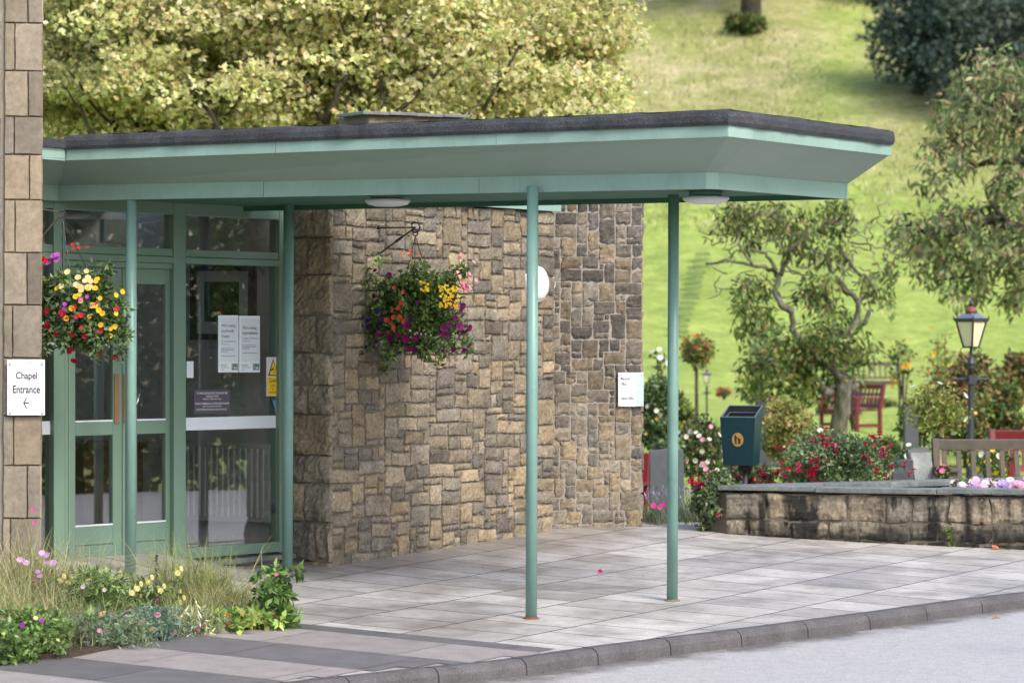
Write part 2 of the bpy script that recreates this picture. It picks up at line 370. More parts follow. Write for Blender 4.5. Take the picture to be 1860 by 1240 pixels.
def pquad(mb, pl, quad, off, thick, m=0):                 # quad given by pixels on a vertical plane, extruded inwards
    mb.prism([pl.hit(x, y, off) for x, y in quad], -pl.n * thick, m)
def rect(x0, y0, x1, y1): return [(x0, y1), (x1, y1), (x1, y0), (x0, y0)]

# ------------------------------------------------------------------ foliage helpers
RN = np.random.default_rng(7)
def unit(a): return a / np.maximum(np.linalg.norm(a, axis=1, keepdims=True), 1e-9)
def kites(C, D, L, W, fold=.25, rng=RN, face=None):
    n = len(C); D = unit(D); S = unit(np.cross(D, rng.normal(size=(n, 3)) + (0 if face is None else np.array(face)))); N = np.cross(D, S)
    L = np.broadcast_to(L, n)[:, None]; W = np.broadcast_to(W, n)[:, None]
    mid = C + D * L * .45
    V = np.stack([C, mid + S * W / 2 + N * W * fold, C + D * L, mid - S * W / 2 + N * W * fold], 1).reshape(-1, 3)
    return V, np.arange(4 * n, dtype=np.int32).reshape(n, 4)
def pal(colors, n, rng=RN, jit=.18, w=None):
    c = np.array(colors); i = rng.choice(len(c), n, p=w)
    return np.clip(c[i] * (1 + rng.normal(size=(n, 1)) * jit), .004, .9)
def join(parts):
    Vs, Qs, Cs, b = [], [], [], 0
    for V, Q, c in parts: Vs.append(V); Qs.append(Q + b); Cs.append(c); b += len(V)
    return np.concatenate(Vs), np.concatenate(Qs), np.concatenate(Cs)
def cluster_leaves(centers, radii, n_each, L, colors, W=.55, droop=0.0, flat=1.0, lobes=1, w=None, rng=RN, cj=.2, jit=.18, face=None):
    cs = np.asarray(centers); k = len(cs); radii = np.broadcast_to(radii, k)
    off = rng.normal(size=(k * n_each, 3)); off = unit(off) * (rng.random((k * n_each, 1)) ** .45)
    off[:, 2] *= flat
    P = np.repeat(cs, n_each, 0) + off * np.repeat(radii, n_each)[:, None]
    D = rng.normal(size=P.shape) + off * .8; D[:, 2] -= droop
    Ls = L * (.65 + .7 * rng.random(len(P)))
    tone = np.repeat(1 + cj * rng.normal(size=(k, 1)), n_each, 0)
    c = np.clip(pal(colors, len(P), rng, jit, w) * tone, .004, .9)
    out = []
    for q in range(lobes):
        Dq = unit(D) + (rng.normal(size=D.shape) * .75 if q else 0)
        V, Q = kites(P, Dq, Ls * (1 if q == 0 else .8), Ls * W, .2, rng, face); out.append((V, Q, c))
    return join(out)
def blob_points(n, c, r, shell=.5, rng=RN):
    d = unit(rng.normal(size=(n, 3))) * (shell + (1 - shell) * rng.random((n, 1))); return np.asarray(c) + d * np.asarray(r)
def blades(C, H, lean, wid, colors, rng=RN, seg=3, w=None):
    n = len(C); az = rng.random(n) * 2 * math.pi; dirv = np.stack([np.cos(az), np.sin(az), np.zeros(n)], 1)
    H = np.broadcast_to(H, n) * (.6 + .6 * rng.random(n)); lean = np.broadcast_to(lean, n) * (.3 + 1.2 * rng.random(n))
    side = np.stack([-dirv[:, 1], dirv[:, 0], np.zeros(n)], 1); Vs = []
    for i in range(seg + 1):
        t = i / seg; p = C + dirv * (lean * H * t * t)[:, None]; p = p + np.array([0, 0, 1]) * (H * (t - .35 * np.minimum(lean, 1.2) * t * t))[:, None]
        ww = wid * (1 - t * .92); Vs += [p - side * ww / 2, p + side * ww / 2]
    V = np.stack(Vs, 1).reshape(-1, 3); k = 2 * (seg + 1); Q = []
    for i in range(seg): Q.append(np.arange(n)[:, None] * k + np.array([2 * i, 2 * i + 1, 2 * i + 3, 2 * i + 2]))
    Q = np.concatenate(Q); c = pal(colors, n, rng, .15, w); return V, Q, np.tile(c, (seg, 1))
def disc_flowers(P, Nrm, R, colors, petals=5, cup=.3, rng=RN, center=None):
    n = len(P); Nrm = unit(Nrm); A = unit(np.cross(Nrm, rng.normal(size=(n, 3)))); B = np.cross(Nrm, A); R = np.broadcast_to(R, n)[:, None]; out = []
    c = pal(colors, n, rng, .12)
    for k in range(petals):
        a = 2 * math.pi * k / petals; d = A * math.cos(a) + B * math.sin(a); s = -A * math.sin(a) + B * math.cos(a); w = 1.15 * math.sin(math.pi / petals)
        V = np.stack([P, P + d * R * .7 + s * R * w + Nrm * R * cup, P + d * R * 1.05 + Nrm * R * cup * .8, P + d * R * .7 - s * R * w + Nrm * R * cup], 1).reshape(-1, 3)
        out.append((V, np.arange(4 * n, dtype=np.int32).reshape(n, 4), c))
    if center is not None:
        V, Q = kites(P + Nrm * R * .12, A, R.ravel() * .4, R.ravel() * .4, 0, rng); out.append((V, Q, pal([center], n, rng, .1)))
    return join(out)
def branch(mb, p, d, L, r, depth, tips, rng, spread=.6, up=.12, seg=4, kids=3, wob=.18, nside=6):
    pts = [Vector(p)]; d = Vector(d).normalized(); rad = [r]
    for i in range(seg):
        d = (d + Vector(rng.normal(size=3)) * wob + Vector((0, 0, up))).normalized(); pts.append(pts[-1] + d * L / seg); rad.append(r * (1 - .55 * (i + 1) / seg))
    mb.tube(pts, rad, nside)
    if depth == 0:
        tips += [tuple(pts[-1]), tuple(pts[-2])]; return
    for k in range(kids):
        q = pts[-1] if k == 0 else pts[max(1, len(pts) - 1 - int(rng.integers(0, seg - 1)))]
        nd = (d + Vector(rng.normal(size=3)) * spread).normalized()
        branch(mb, q, nd, L * (.62 + .25 * rng.random()), r * .5, depth - 1, tips, rng, spread, up, seg, kids, wob, max(4, nside - 1))

# ------------------------------------------------------------------ main planes of the building
GR, GL = at(515, 700, 24.15), at(130, 700, 22.95)
GP = VPlane(GL, GR)                                      # glazed entrance, normal towards the road
if GP.n.y > 0: GP.n = -GP.n
W0, W1 = G(598, 1033), G(1003, 968)
WP = VPlane(W0, W1)                                      # long stone wall
if WP.n.y > 0: WP.n = -WP.n
X0, X1 = G(1005, 962), G(1165, 961)
XP = VPlane(X0, X1)                                      # far stone wall
if XP.n.y > 0: XP.n = -XP.n
RP = VPlane(GR, W0)                                      # return face between glass and stone corner
if RP.n.y > 0: RP.n = -RP.n
UU = Vector((-.857, .515, 0)); VV = Vector((.515, .857, 0))
IP = VPlane(GR, GR + UU * 2)                             # interior wall carrying the radiator
if IP.n.y > 0: IP.n = -IP.n
def yl(yref, px): return 620 + (yref - 620) * (1 - (px - 320) * 2.03e-4) + .0035 * (px - 320)

def ramp_h(x, y):
    q = Vector((x, y, 0)) - GP.o; d = q.dot(GP.n); s = GP.len - q.dot(GP.d)
    if d < -.6: return 0.0
    k = max(0.0, min(1.0, (s - .45) / .7)); k = k * k * (3 - 2 * k); e = max(0.0, min(1.0, 1 - max(d, 0) / 1.25)); e = e * e * (3 - 2 * e) * .5 + e * .5
    sr = max(0, min(1, (4.5 - s) / 1.5))
    return (.115 * k + .022) * e * sr
def GZ(x, y): return plane_z(x, y) + ramp_h(x, y)
def pave(px, py):
    p = G(px, py)
    for _ in range(6): p = atz(px, py, GZ(p.x, p.y))
    return p

# ------------------------------------------------------------------ ground
xs = np.concatenate([np.linspace(-160, -14, 22), np.linspace(-12, 14, 53), np.linspace(16, 160, 22)])
ys = np.concatenate([np.linspace(-60, 24, 30), np.linspace(24.6, 60, 60), np.linspace(61, 230, 110), np.linspace(235, 420, 20)])
rl = np.random.default_rng(3); V = []
for y in ys:
    for x in xs:
        z = terrain(x, y)
        z += -.22 if y < 26.6 else 0
        if y > 95: z += .25 * math.sin(x * .31 + y * .13) + .2 * math.sin(x * .17 - y * .21)
        if y > 60: z += .03 * rl.normal()
        V.append((x, y, z))
n = len(xs); Q = [(j * n + i, j * n + i + 1, (j + 1) * n + i + 1, (j + 1) * n + i) for j in range(len(ys) - 1) for i in range(n - 1)]
fast('ground', V, Q, 'lawn', kind='structure', smooth=True)

KB = [G(*p) for p in ((380, 1254), (496, 1240), (740, 1214), (902, 1198), (1054, 1177), (1194, 1160), (1329, 1144), (1455, 1128), (1576, 1112), (1687, 1096), (1795, 1082), (1860, 1075))]
KB = [KB[0] + Vector((-8.5, -9.5, 0)), KB[0] + Vector((-4.2, -4.1, 0)), KB[0] + Vector((-1.6, -1.4, 0))] + KB + [KB[-1] + Vector((1.2, 1.05, 0)), KB[-1] + Vector((2.8, 2.0, 0)), KB[-1] + Vector((6, 3.0, 0)), KB[-1] + Vector((17, 3.3, 0))]
def resample(pts, step):
    cx = []
    P_ = [pts[0]] + pts + [pts[-1]]
    for i in range(1, len(P_) - 2):
        for t in np.linspace(0, 1, 24, endpoint=False):
            a, b, c, d = P_[i - 1], P_[i], P_[i + 1], P_[i + 2]
            cx.append(.5 * ((2 * b) + (c - a) * t + (2 * a - 5 * b + 4 * c - d) * t * t + (3 * b - a - 3 * c + d) * t ** 3))
    cx.append(pts[-1]); out = [cx[0]]; acc = 0
    for a, b in zip(cx, cx[1:]):
        L = (b - a).length
        while acc + L >= step:
            a = a.lerp(b, (step - acc) / L); L = (b - a).length; acc = 0; out.append(a.copy())
        acc += L
    return out
KP = resample([Vector((p.x, p.y, 0)) for p in KB], .155)
V = []; NJ = 60
for p in KP:
    far = Vector((p.x * .92 - .6, 27.35, 0))
    for j in range(NJ + 1):
        q = p.lerp(far, (j / NJ)); V.append((q.x, q.y, GZ(q.x, q.y)))
k = NJ + 1; Q = [(i * k + j, (i + 1) * k + j, (i + 1) * k + j + 1, i * k + j + 1) for i in range(len(KP) - 1) for j in range(NJ)]
pv = fast('paving', V, Q, 'paving', kind='structure', smooth=True)
def damp_at(x, y):
    q = Vector((x, y, 0)) - WP.o; a_ = q.dot(WP.d); d_ = max(q.dot(WP.n), 0); e_ = max(0, -a_ - .1, a_ - (W1 - W0).xy.length - .2); return math.exp(-((d_ / .75) ** 2)) * math.exp(-(e_ / .5) ** 2)
at_ = pv.data.attributes.new('damp', 'FLOAT', 'POINT'); at_.data.foreach_set('value', np.array([damp_at(v_[0], v_[1]) for v_ in V], np.float32))
def knorm(i):
    a, b = KP[max(0, i - 1)], KP[min(len(KP) - 1, i + 1)]; d = (b - a).normalized(); return Vector((d.y, -d.x, 0))
KH = .085
mb = MB()                                                # kerb stones, four segments each, open joints between
for i in range(0, len(KP) - 4, 4):
    L = KP[i:i + 5]; N = [knorm(j) for j in range(i, i + 5)]; g = (L[1] - L[0]).normalized() * .004
    L = [L[0] + g] + L[1:4] + [L[4] - g]; jz = .004 * math.sin(i * 1.7)
    prof = [(0.006, -.2), (0.006, .006), (.085, .006), (.112, -.012), (.124, -.034), (.137, -KH - .1)]
    vs = []
    for q, nn in zip(L, N):
        for o, z in prof: w = q + nn * o; vs.append((w.x, w.y, plane_z(q.x, q.y) + z + jz))
    m = len(prof); fs = [(a * m + b, a * m + b + 1, (a + 1) * m + b + 1, (a + 1) * m + b) for a in range(4) for b in range(m - 1)]
    fs += [tuple(range(m - 1, -1, -1)), tuple(range(4 * m, 5 * m))]; mb.add(vs, fs)
mb.build('kerb', 'kerb', kind='structure')
V = []; ND = 26
for i, p in enumerate(KP):
    q = p + knorm(i) * .128; z = plane_z(p.x, p.y) - KH
    for j in range(ND + 1):
        t = (j / ND) ** 2; w = q.lerp(Vector((q.x * .6 + 8, q.y - 17, 0)), t)
        V.append((w.x, w.y, (z - .004 * j * (1 - t)) * (1 - t) + (plane_z(w.x, w.y) - .05) * t - .0))
k = ND + 1; Q = [(i * k + j, i * k + j + 1, (i + 1) * k + j + 1, (i + 1) * k + j) for i in range(len(KP) - 1) for j in range(ND)]
ro = fast('road', V, Q, 'road', kind='structure', smooth=True)
at_ = ro.data.attributes.new('edge', 'FLOAT', 'POINT'); at_.data.foreach_set('value', np.array([(j / ND) ** 2 * 12 for _ in KP for j in range(ND + 1)], np.float32))

# striped flags between the flower bed and the kerb: each flag a face, laid in bands
def vcoord(p): return p.x * VV.x + p.y * VV.y
def ucoord(p): return -(p.x * UU.x + p.y * UU.y)
ptop = G(704, 1148); v0 = vcoord(ptop)
edges = [v0, v0 - .2] ; bw = .60
for i in range(7): edges.append(edges[-1] - bw)
def kerb_at_u(u, v):                                     # keep only flags on the paving side of the kerb
    p = VV * v - UU * u; i = min(range(len(KP)), key=lambda j: (KP[j] - p).length); return (p - KP[i]).dot(knorm(i))
mb = MB(); rs = random.Random(5)
for bi in range(len(edges) - 1):
    va, vb = edges[bi + 1], edges[bi]; dark = bi % 2 == 0
    u0 = -17.0 + rs.random() * .6
    while u0 < -4:
        L = .9; base = (.125, .12, .125) if dark else (.27, .243, .237); f = .9 + .2 * rs.random(); c = tuple(x * f for x in base)
        cells = 9 ; rows = 5
        for a in range(cells):
            for b in range(rows):
                ua, ub = u0 + .003 + (L - .006) * a / cells, u0 + .003 + (L - .006) * (a + 1) / cells
                wa, wb = va + .003 + (vb - va - .006) * b / rows, va + .003 + (vb - va - .006) * (b + 1) / rows
                if kerb_at_u((ua + ub) / 2, (wa + wb) / 2) > -.03: continue
                ps = [VV * w - UU * u for u, w in ((ua, wa), (ub, wa), (ub, wb), (ua, wb))]
                mb.add([(p.x, p.y, GZ(p.x, p.y) + .004) for p in ps], [(0, 1, 2, 3)], 0, c)
        u0 += L
mb.build('striped_paving', 'stripe', kind='structure', col=True)

# ------------------------------------------------------------------ stonework
def stone(mb, O, ex, n, a, b, w, h, dep, rough, col, rng, warp=.006, cell=.024, gap=.0035, zb=None):
    nx = max(2, int(w / cell)); ny = max(2, int(h / cell)); iw, ih = .0055 / w, .0055 / h
    us = np.concatenate([[0], np.linspace(iw, 1 - iw, nx + 1), [1]]); vs = np.concatenate([[0], np.linspace(ih, 1 - ih, ny + 1), [1]])
    lo = rng.normal(size=(4, 4)); V = []; ox, oy = rng.normal(size=2) * rough * .6
    for j, v in enumerate(vs):
        for i, u in enumerate(us):
            edge = i in (0, nx + 2) or j in (0, ny + 2)
            A = a + gap + (w - 2 * gap) * u; B = b + gap + (h - 2 * gap) * v
            A += warp * (math.sin(7 * A + 11 * B) + .5 * math.sin(23 * B + 3 * A)); B += warp * (math.sin(9 * A - 5 * B) + .5 * math.sin(19 * A + 7 * B))
            gx, gy = u * 2.999, v * 2.999; ix, iy = int(gx), int(gy); fx, fy = gx - ix, gy - iy
            nz = (lo[iy, ix] * (1 - fx) + lo[iy, ix + 1] * fx) * (1 - fy) + (lo[iy + 1, ix] * (1 - fx) + lo[iy + 1, ix + 1] * fx) * fy
            hh = -.012 if edge else dep + rough * nz + (u - .5) * ox + (v - .5) * oy + rough * .35 * rng.normal()
            if not edge and (i in (1, nx + 1) or j in (1, ny + 1)): hh -= rough * .9 * abs(rng.normal()) + .0025; A += .0018 * rng.normal(); B += .0018 * rng.normal()
            V.append(O + ex * A + n * hh + Vector((0, 0, B)))
    k = nx + 3; mb.add(V, [(j * k + i, j * k + i + 1, (j + 1) * k + i + 1, (j + 1) * k + i) for j in range(ny + 2) for i in range(nx + 2)], 0, col)
def snecked(Wd, Hd, unit_, sizes, rng, uz=None):
    nx, ny = round(Wd / unit_), round(Hd / (uz or unit_)); ux, uy = Wd / nx, Hd / ny; used = np.zeros((ny, nx), bool); out = []
    for j in range(ny):
        for i in range(nx):
            if used[j, i]: continue
            opts = [(w, h, p) for w, h, p in sizes if i + w <= nx and j + h <= ny and not used[j:j + h, i:i + w].any()]
            if not opts: w, h = 1, 1
            else:
                P = np.array([o[2] for o in opts], float); w, h, _ = opts[rng.choice(len(opts), p=P / P.sum())]
            if nx - (i + w) == 1 and not used[j, i + w] and i + w + 1 <= nx and not used[j:j + h, i:i + w + 1].any(): w += 1
            used[j:j + h, i:i + w] = True; out.append((i * ux, j * uy, w * ux, h * uy))
    return out
SZ = [(2, 2, 9), (3, 2, 8), (2, 3, 6), (3, 3, 6), (3, 4, 3), (2, 4, 2), (4, 3, 2), (2, 1, 4), (3, 1, 3), (1, 1, 1.6), (1, 2, 2.5), (4, 2, 2), (1, 3, .8)]
TAN = [(.305, .252, .178), (.285, .236, .168), (.262, .220, .162), (.235, .202, .155), (.33, .262, .175), (.205, .180, .145), (.272, .238, .185), (.295, .236, .155), (.185, .165, .138)]
GRY = [(.19, .165, .135), (.14, .127, .11), (.24, .205, .16), (.26, .21, .145), (.135, .122, .105), (.27, .215, .145), (.26, .23, .19)]
SZ2 = [(2, 2, 8), (3, 2, 8), (2, 3, 5), (3, 3, 5), (3, 4, 2), (4, 3, 2.5), (4, 2, 3)]
def pick(rng, pl_): c = np.array(pl_[rng.integers(len(pl_))]) * (1 + .12 * rng.normal()); return tuple(np.clip(c, .02, .7))
rng = np.random.default_rng(21)
WZ0, WTOP = -.02, 2.66
wl = thing('stone_wall', 'buff sandstone rubble wall under the green canopy, with the oval lamp and flower bracket', 'wall', (W0.x, W0.y, 0))
mb = MB(); Wlen = (W1 - W0).xy.length
for a, b, w, h in snecked(Wlen, WTOP - WZ0, .085, [(2, 2, 7), (3, 2, 8), (4, 2, 4), (2, 3, 3.5), (3, 3, 4), (4, 3, 2), (3, 4, .8), (2, 1, 3), (3, 1, 2.5), (1, 2, 1.2), (1, 1, .8)], rng, .0475):
    c = np.array(pick(rng, TAN)); c = c * (.86 if b > 1.2 and rng.random() < .3 else 1)
    stone(mb, WP.o + Vector((0, 0, WZ0)), WP.d, WP.n, a, b, w, h, .019, .0042, tuple(c), rng, .004, .022, .004)
mb.build('facing_stones', 'stone', wl, col=True)
mb = MB(); rng = np.random.default_rng(33); RL = (W0 - GR).xy.length + .02      # the quoined return beside the glass
z = WZ0 + .02; kq = 0
while z < WTOP - .1:
    h = .17 + .12 * rng.random(); h = min(h, WTOP - z); sp = RL * (.42 + .25 * rng.random())
    for a, w in (((0, sp), (sp, RL - sp)) if kq % 4 else ((0, RL),)):
        stone(mb, RP.o + Vector((0, 0, z)), RP.d, RP.n, a, 0, w, h, .016, .011, tuple(x * 1.12 for x in pick(rng, TAN)), rng, .0018)
    z += h; kq += 1
mb.build('return_stones', 'stone', wl, col=True)
mb = MB(); T = .3
c0 = WP.p(.006, 0); c1 = WP.p(Wlen - .004, 0); back = -WP.n * .42
inner = GR + (W0 - GR) * .02; inner.z = 0
poly = [Vector((c0.x, c0.y, -.3)), Vector((c1.x, c1.y, -.3)), Vector((c1.x, c1.y, -.3)) + back, Vector((GR.x, GR.y, -.3)) + VV * .35, Vector((GR.x, GR.y, -.3)) + VV * .012]
mb.prism(poly, (0, 0, WTOP + .29)); mb.build('mortar_core', 'mortar', wl)
mb = MB(); mb.pbox(WP.p(.75, WTOP + .002, .05), WP.d * (Wlen - .72), -WP.n * .3, (0, 0, .16)); mb.build('roof_fascia', 'fascia', wl)
mb = MB(); mb.pbox(WP.p(.2, WTOP + .165, .07), WP.d * (Wlen - .2), -WP.n * 1.7, (0, 0, .04)); mb.build('roof_felt', 'felt', wl)

xl = thing('stone_wall', 'darker soot-stained rubble wall with white pointing, carrying the Memorial Office sign', 'wall', (X0.x, X0.y, 0))
mb = MB(); XL = (X1 - X0).xy.length; rng = np.random.default_rng(8); XTOP = 3.05
XS = -.55
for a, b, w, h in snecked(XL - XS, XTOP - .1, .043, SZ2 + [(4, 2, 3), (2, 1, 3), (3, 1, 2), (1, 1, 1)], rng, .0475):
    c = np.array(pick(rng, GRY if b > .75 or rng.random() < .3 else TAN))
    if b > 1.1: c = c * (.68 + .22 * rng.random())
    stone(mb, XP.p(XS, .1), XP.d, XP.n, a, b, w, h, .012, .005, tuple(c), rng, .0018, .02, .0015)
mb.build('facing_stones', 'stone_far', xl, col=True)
mb = MB(); rng = np.random.default_rng(9); z = .1; XD = Vector((XP.d.x * .12 - XP.n.x, XP.d.y * .12 - XP.n.y, 0)).normalized()
while z < XTOP - .05:                                    # end of the wall, seen only from the side
    h = min(.14 + .14 * rng.random(), XTOP - z)
    for a in (0, .3, .6): stone(mb, XP.p(XL, z), XD, XP.d, a, 0, .3, h, .014, .006, pick(rng, GRY), rng)
    z += h
mb.build('end_stones', 'stone_far', xl, col=True)
mb = MB(); a = XP.p(XS, -.2); b = XP.p(XL - .004, -.2); mb.prism([a, b, b + XD * .9, a - XP.n * .9], (0, 0, XTOP + .19)); mb.build('mortar_core', 'palemortar', xl)
mb = MB(); rng = np.random.default_rng(12)
for a in np.arange(.02, XL, .2): stone(mb, XP.p(0, .12), XP.d, XP.n, a, 0, .19, .2, .035, .01, pick(rng, TAN), rng)
mb.build('plinth_stones', 'stone', xl, col=True)

# ashlar pier at the left edge of the picture
pier_n = Vector((.12, -.993, 0)); pier_d = Vector((.993, .12, 0)); PO = at(6, 620, 21.95); PE = at(75, 620, 21.98)
PP = VPlane(PO, PE)
if PP.n.y > 0: PP.n = -PP.n
pr = thing('stone_pier', 'tall ashlar pier of large sandstone blocks left of the chapel doors', 'pier', (PO.x, PO.y, 0))
mb = MB(); rng = np.random.default_rng(4); ys_ = [1140, 1040, 941, 845, 755, 650, 554, 459, 363, 281, 212, 129, 42, -45, -130]; pw = PP.len
ASH = [(.27, .225, .165), (.25, .21, .162), (.285, .23, .165), (.235, .20, .16)]
for i in range(len(ys_) - 1):
    z0, z1 = PP.sz(40, ys_[i])[1], PP.sz(40, ys_[i + 1])[1]; sp = pw * (.28 if i % 2 else .62) + .03 * rng.normal() * pw
    for a, w in ((0, sp), (sp, pw - sp)): stone(mb, PP.p(0, z0), PP.d, PP.n, a, 0, w, z1 - z0, .008, .0012, pick(rng, ASH), rng, .001, .06, .0006)
    stone(mb, PP.p(pw, z0), -PP.n, PP.d, 0, 0, .5, z1 - z0, .006, .0012, pick(rng, ASH), rng, .001, .1, .0006)
    for a in (0, 1, 2, 3): stone(mb, PP.p(-.012 - .55 * (a + 1), z0, -.02), PP.d, PP.n, 0, 0, .55, z1 - z0, .006, .0012, pick(rng, ASH), rng, .001, .1, .0006)
mb.build('ashlar_blocks', 'ashlar', pr, col=True)
zb, zt = PP.sz(40, 1140)[1], PP.sz(40, -130)[1]
mb = MB(); mb.pbox(PP.p(-2.2, zb, -.02), PP.d * (pw + 2.2 - .002), -PP.n * .5, (0, 0, zt - zb)); mb.build('core', 'pointing', pr)

# ------------------------------------------------------------------ glazed entrance
en = thing('glazed_entrance', 'green framed glazed chapel entrance with double doors and side windows', 'entrance', (GL.x, GL.y, .2))
def vbar(mb, x0, x1, y0, y1, off, th): pquad(mb, GP, [(x0, yl(y1, x0)), (x1, yl(y1, x1)), (x1, yl(y0, x1)), (x0, yl(y0, x0))], off, th)
fr = MB()
vbar(fr, 98, 118, 330, 1030, .045, .11)                  # between side light and doors
vbar(fr, 316, 338, 330, 1020, .045, .11)                 # between doors and window
vbar(fr, 508, 516, 330, 1018, .045, .11)
for x0, x1 in ((20, 98), (118, 316), (338, 508)):
    vbar(fr, x0, x1, 330, 390, .04, .10)                 # head
    vbar(fr, x0, x1, 452, 466, .03, .08)                 # bottom rail of the top lights
    vbar(fr, x0, x1, 466.5, 478, .042, .10)              # transom
vbar(fr, 338, 508, 997, 1016, .04, .10); vbar(fr, 20, 98, 1008, 1024, .04, .10)
vbar(fr, 20, 30, 330, 1024, .045, .11)
vbar(fr, 118, 316, 478.5, 489, .025, .08)
vbar(fr, 118, 124, 489, 1020, .02, .07)
frame = fr.build('frame', 'door', en, bevel=.004)
gp_ = MB(); vbar(gp_, 338, 508, 390, 452, .0, .006); gp_.build('window_pane', 'glass', en)
for x0, x1, y0, y1 in ((118, 316, 390, 452), (20, 98, 390, 452), (20, 98, 478, 1008)):
    g = MB(); vbar(g, x0, x1, y0, y1, -.005, .006); g.build('window_pane', 'glass', en)
g = MB(); vbar(g, 338, 508, 478, 997, .0, .006); wp_ = g.build('window_pane', 'glass', en)
wp_['label'] = 'large plate window right of the doors'
for x0, x1 in ((338, 508), (30, 98)):
    b = MB(); vbar(b, x0, x1, 758.8, 782, .004, .003); b.build('frosted_band', 'band', en)
def door(x0, x1, g0, g1, lab):
    d = MB(); D0 = .0
    vbar(d, x0, g0, 489.5, 1020, D0, .045); vbar(d, g1, x1, 489.5, 1020, D0, .045)
    for y0, y1 in ((489.5, 517), (761.5, 786), (945, 978), (980.5, 1020)): vbar(d, g0, g1, y0, y1, D0, .045)
    vbar(d, g0, g1, 977, 982, D0 - .008, .03)
    o = d.build('door', 'door', en, bevel=.003); o['label'] = lab
    for y0, y1 in ((517, 761.5), (786, 945)):
        p = MB(); vbar(p, g0, g1, y0, y1, D0 - .02, .006); p.build('pane', 'glass', o)
        w = MB(); vbar(w, g0, g1, y1 - 2.2, y1 + .6, D0 + .004, .02); w.build('glazing_bead', 'band', o)
    return o
dl = door(124.5, 221.5, 137, 205, 'left leaf of the double door'); dr = door(222.8, 315.5, 249, 301, 'right leaf of the double door, behind a post')
b = MB(); vbar(b, 208, 217, 678, 766, .008, .007); b.build('push_plate', 'wood', dl)
b = MB(); vbar(b, 225, 228.5, 678, 766, .008, .007); b.build('push_plate', 'wood', dr)
b = MB(); b.tube([GP.hit(253, 716, .01), GP.hit(252, 716, .05), GP.hit(250, 728, .055), GP.hit(245, 738, .055)], .008, 8); b.build('handle', 'chrome', dr, smooth=True)
st = MB(); zt = GP.sz(320, 1017)[1]
zA, zB = GP.sz(511, yl(1016, 511))[1], GP.sz(110, yl(1024, 110))[1]
a0, a1 = GP.p(-.5, zB - .004, .17), GP.p(GP.len + .16, zA - .004, .13)
vs = [a0, a1, a1 - GP.n * .3, a0 - GP.n * .36]; st.add(vs + [v - Vector((0, 0, .032)) for v in vs], [(0, 1, 2, 3), (7, 6, 5, 4), (0, 4, 5, 1), (1, 5, 6, 2), (2, 6, 7, 3), (3, 7, 4, 0)])
for i in range(3):                                      # thin slate courses below the sill
    for q in range(7):
        s0 = GP.len + .12 - q * .23 - (i % 2) * .1; st.pbox(GP.p(s0 - .22, zA - .066 - i * .03, .105 - .012 * (i % 2) + .006 * (q % 3)), GP.d * .216, -GP.n * .2, (0, 0, .026))
st.build('slate_sill', 'coping', en, bevel=.003)

# room behind the glass
rm = thing('lobby_interior', 'dim lobby interior seen through the entrance glass', 'room', (GL.x, GL.y + 1, .2))
zf = .22; zc = 2.62; A = GP.p(-1.2, zf, -.06); B = GP.p(GP.len, zf, -.06); A2, B2 = A - GP.n * 3.2, B + UU * 3.1
mb = MB(); mb.prism([A, B, B2, A2], (0, 0, -.05)); mb.build('lobby_floor', 'carpet', rm)
mb = MB(); up_ = Vector((0, 0, zc - zf))
for f0, f1 in ((0, .3), (.46, 1)): mb.prism([A.lerp(A2, f0) + up_, B.lerp(B2, f0) + up_, B.lerp(B2, f1) + up_, A.lerp(A2, f1) + up_], (0, 0, .05))  # slot left open under the added rooflight
mb.build('ceiling', 'plaster', rm)
mb = MB(); mb.prism([A.lerp(A2, .29) + up_ * 1.15, B.lerp(B2, .29) + up_ * 1.15, B.lerp(B2, .47) + up_ * 1.15, A.lerp(A2, .47) + up_ * 1.15], (0, 0, .01)); mb.build('added_rooflight_pane', 'glass', rm)  # rooflight added to bring daylight into the lobby
mb = MB()
for p, q in ((B, B2), (A2, B2), (A, A2)):
    e = (q - p); nn = Vector((e.y, -e.x, 0)).normalized() * .05
    if nn.dot(GP.p(GP.len / 2, 0, -1.5) - p) > 0: nn = -nn
    mb.prism([p, q, q + nn, p + nn], (0, 0, zc - zf))
mb.build('inner_wall', 'plaster', rm)
mb = MB(); c = GP.p(.95, zf, -1.15); mb.pbox(c, GP.d * .7, -GP.n * .5, (0, 0, .74)); mb.pbox(c + Vector((0, 0, .742)) + GP.n * .04, GP.d * .78, -GP.n * .58, (0, 0, .035)); mb.build('reception_desk', 'wood', rm)
rd = thing('radiator', 'white panel radiator behind the large window', 'radiator', IP.hit(420, 950, .1))
mb = MB(); x0, x1 = 300, 488; s0, zt = IP.sz(x0, 802, .07); s1, zb = IP.sz(x1, 949, .07)
if s0 > s1: s0, s1 = s1, s0
mb.pbox(IP.p(s0, zb, .07), IP.d * (s1 - s0), -IP.n * .045, (0, 0, zt - zb))
nf = 17; w = (s1 - s0 - .05) / nf
for i in range(nf): mb.prism([IP.p(s0 + .025 + w * (i + .18), zb + .03, .072), IP.p(s0 + .025 + w * (i + .82), zb + .03, .072), IP.p(s0 + .025 + w * (i + .68), zb + .03, .083), IP.p(s0 + .025 + w * (i + .32), zb + .03, .083)], (0, 0, zt - zb - .06))
mb.build('panel', 'radiator', rd, bevel=.003)
mb = MB(); p = IP.hit(499, 930, .05); mb.tube([p + Vector((0, 0, -.12)), p, p + IP.d * -.03], .008, 8); mb.lathe([(.0, 0), (.02, 0), (.024, .03), (.018, .06), (0, .062)], p + Vector((0, 0, -.005)), 10); mb.build('valve', 'black', rd, smooth=True)
pf = thing('framed_picture', 'black framed garden photograph hanging on the lobby wall', 'picture', IP.hit(404, 550, .02))
mb = MB()
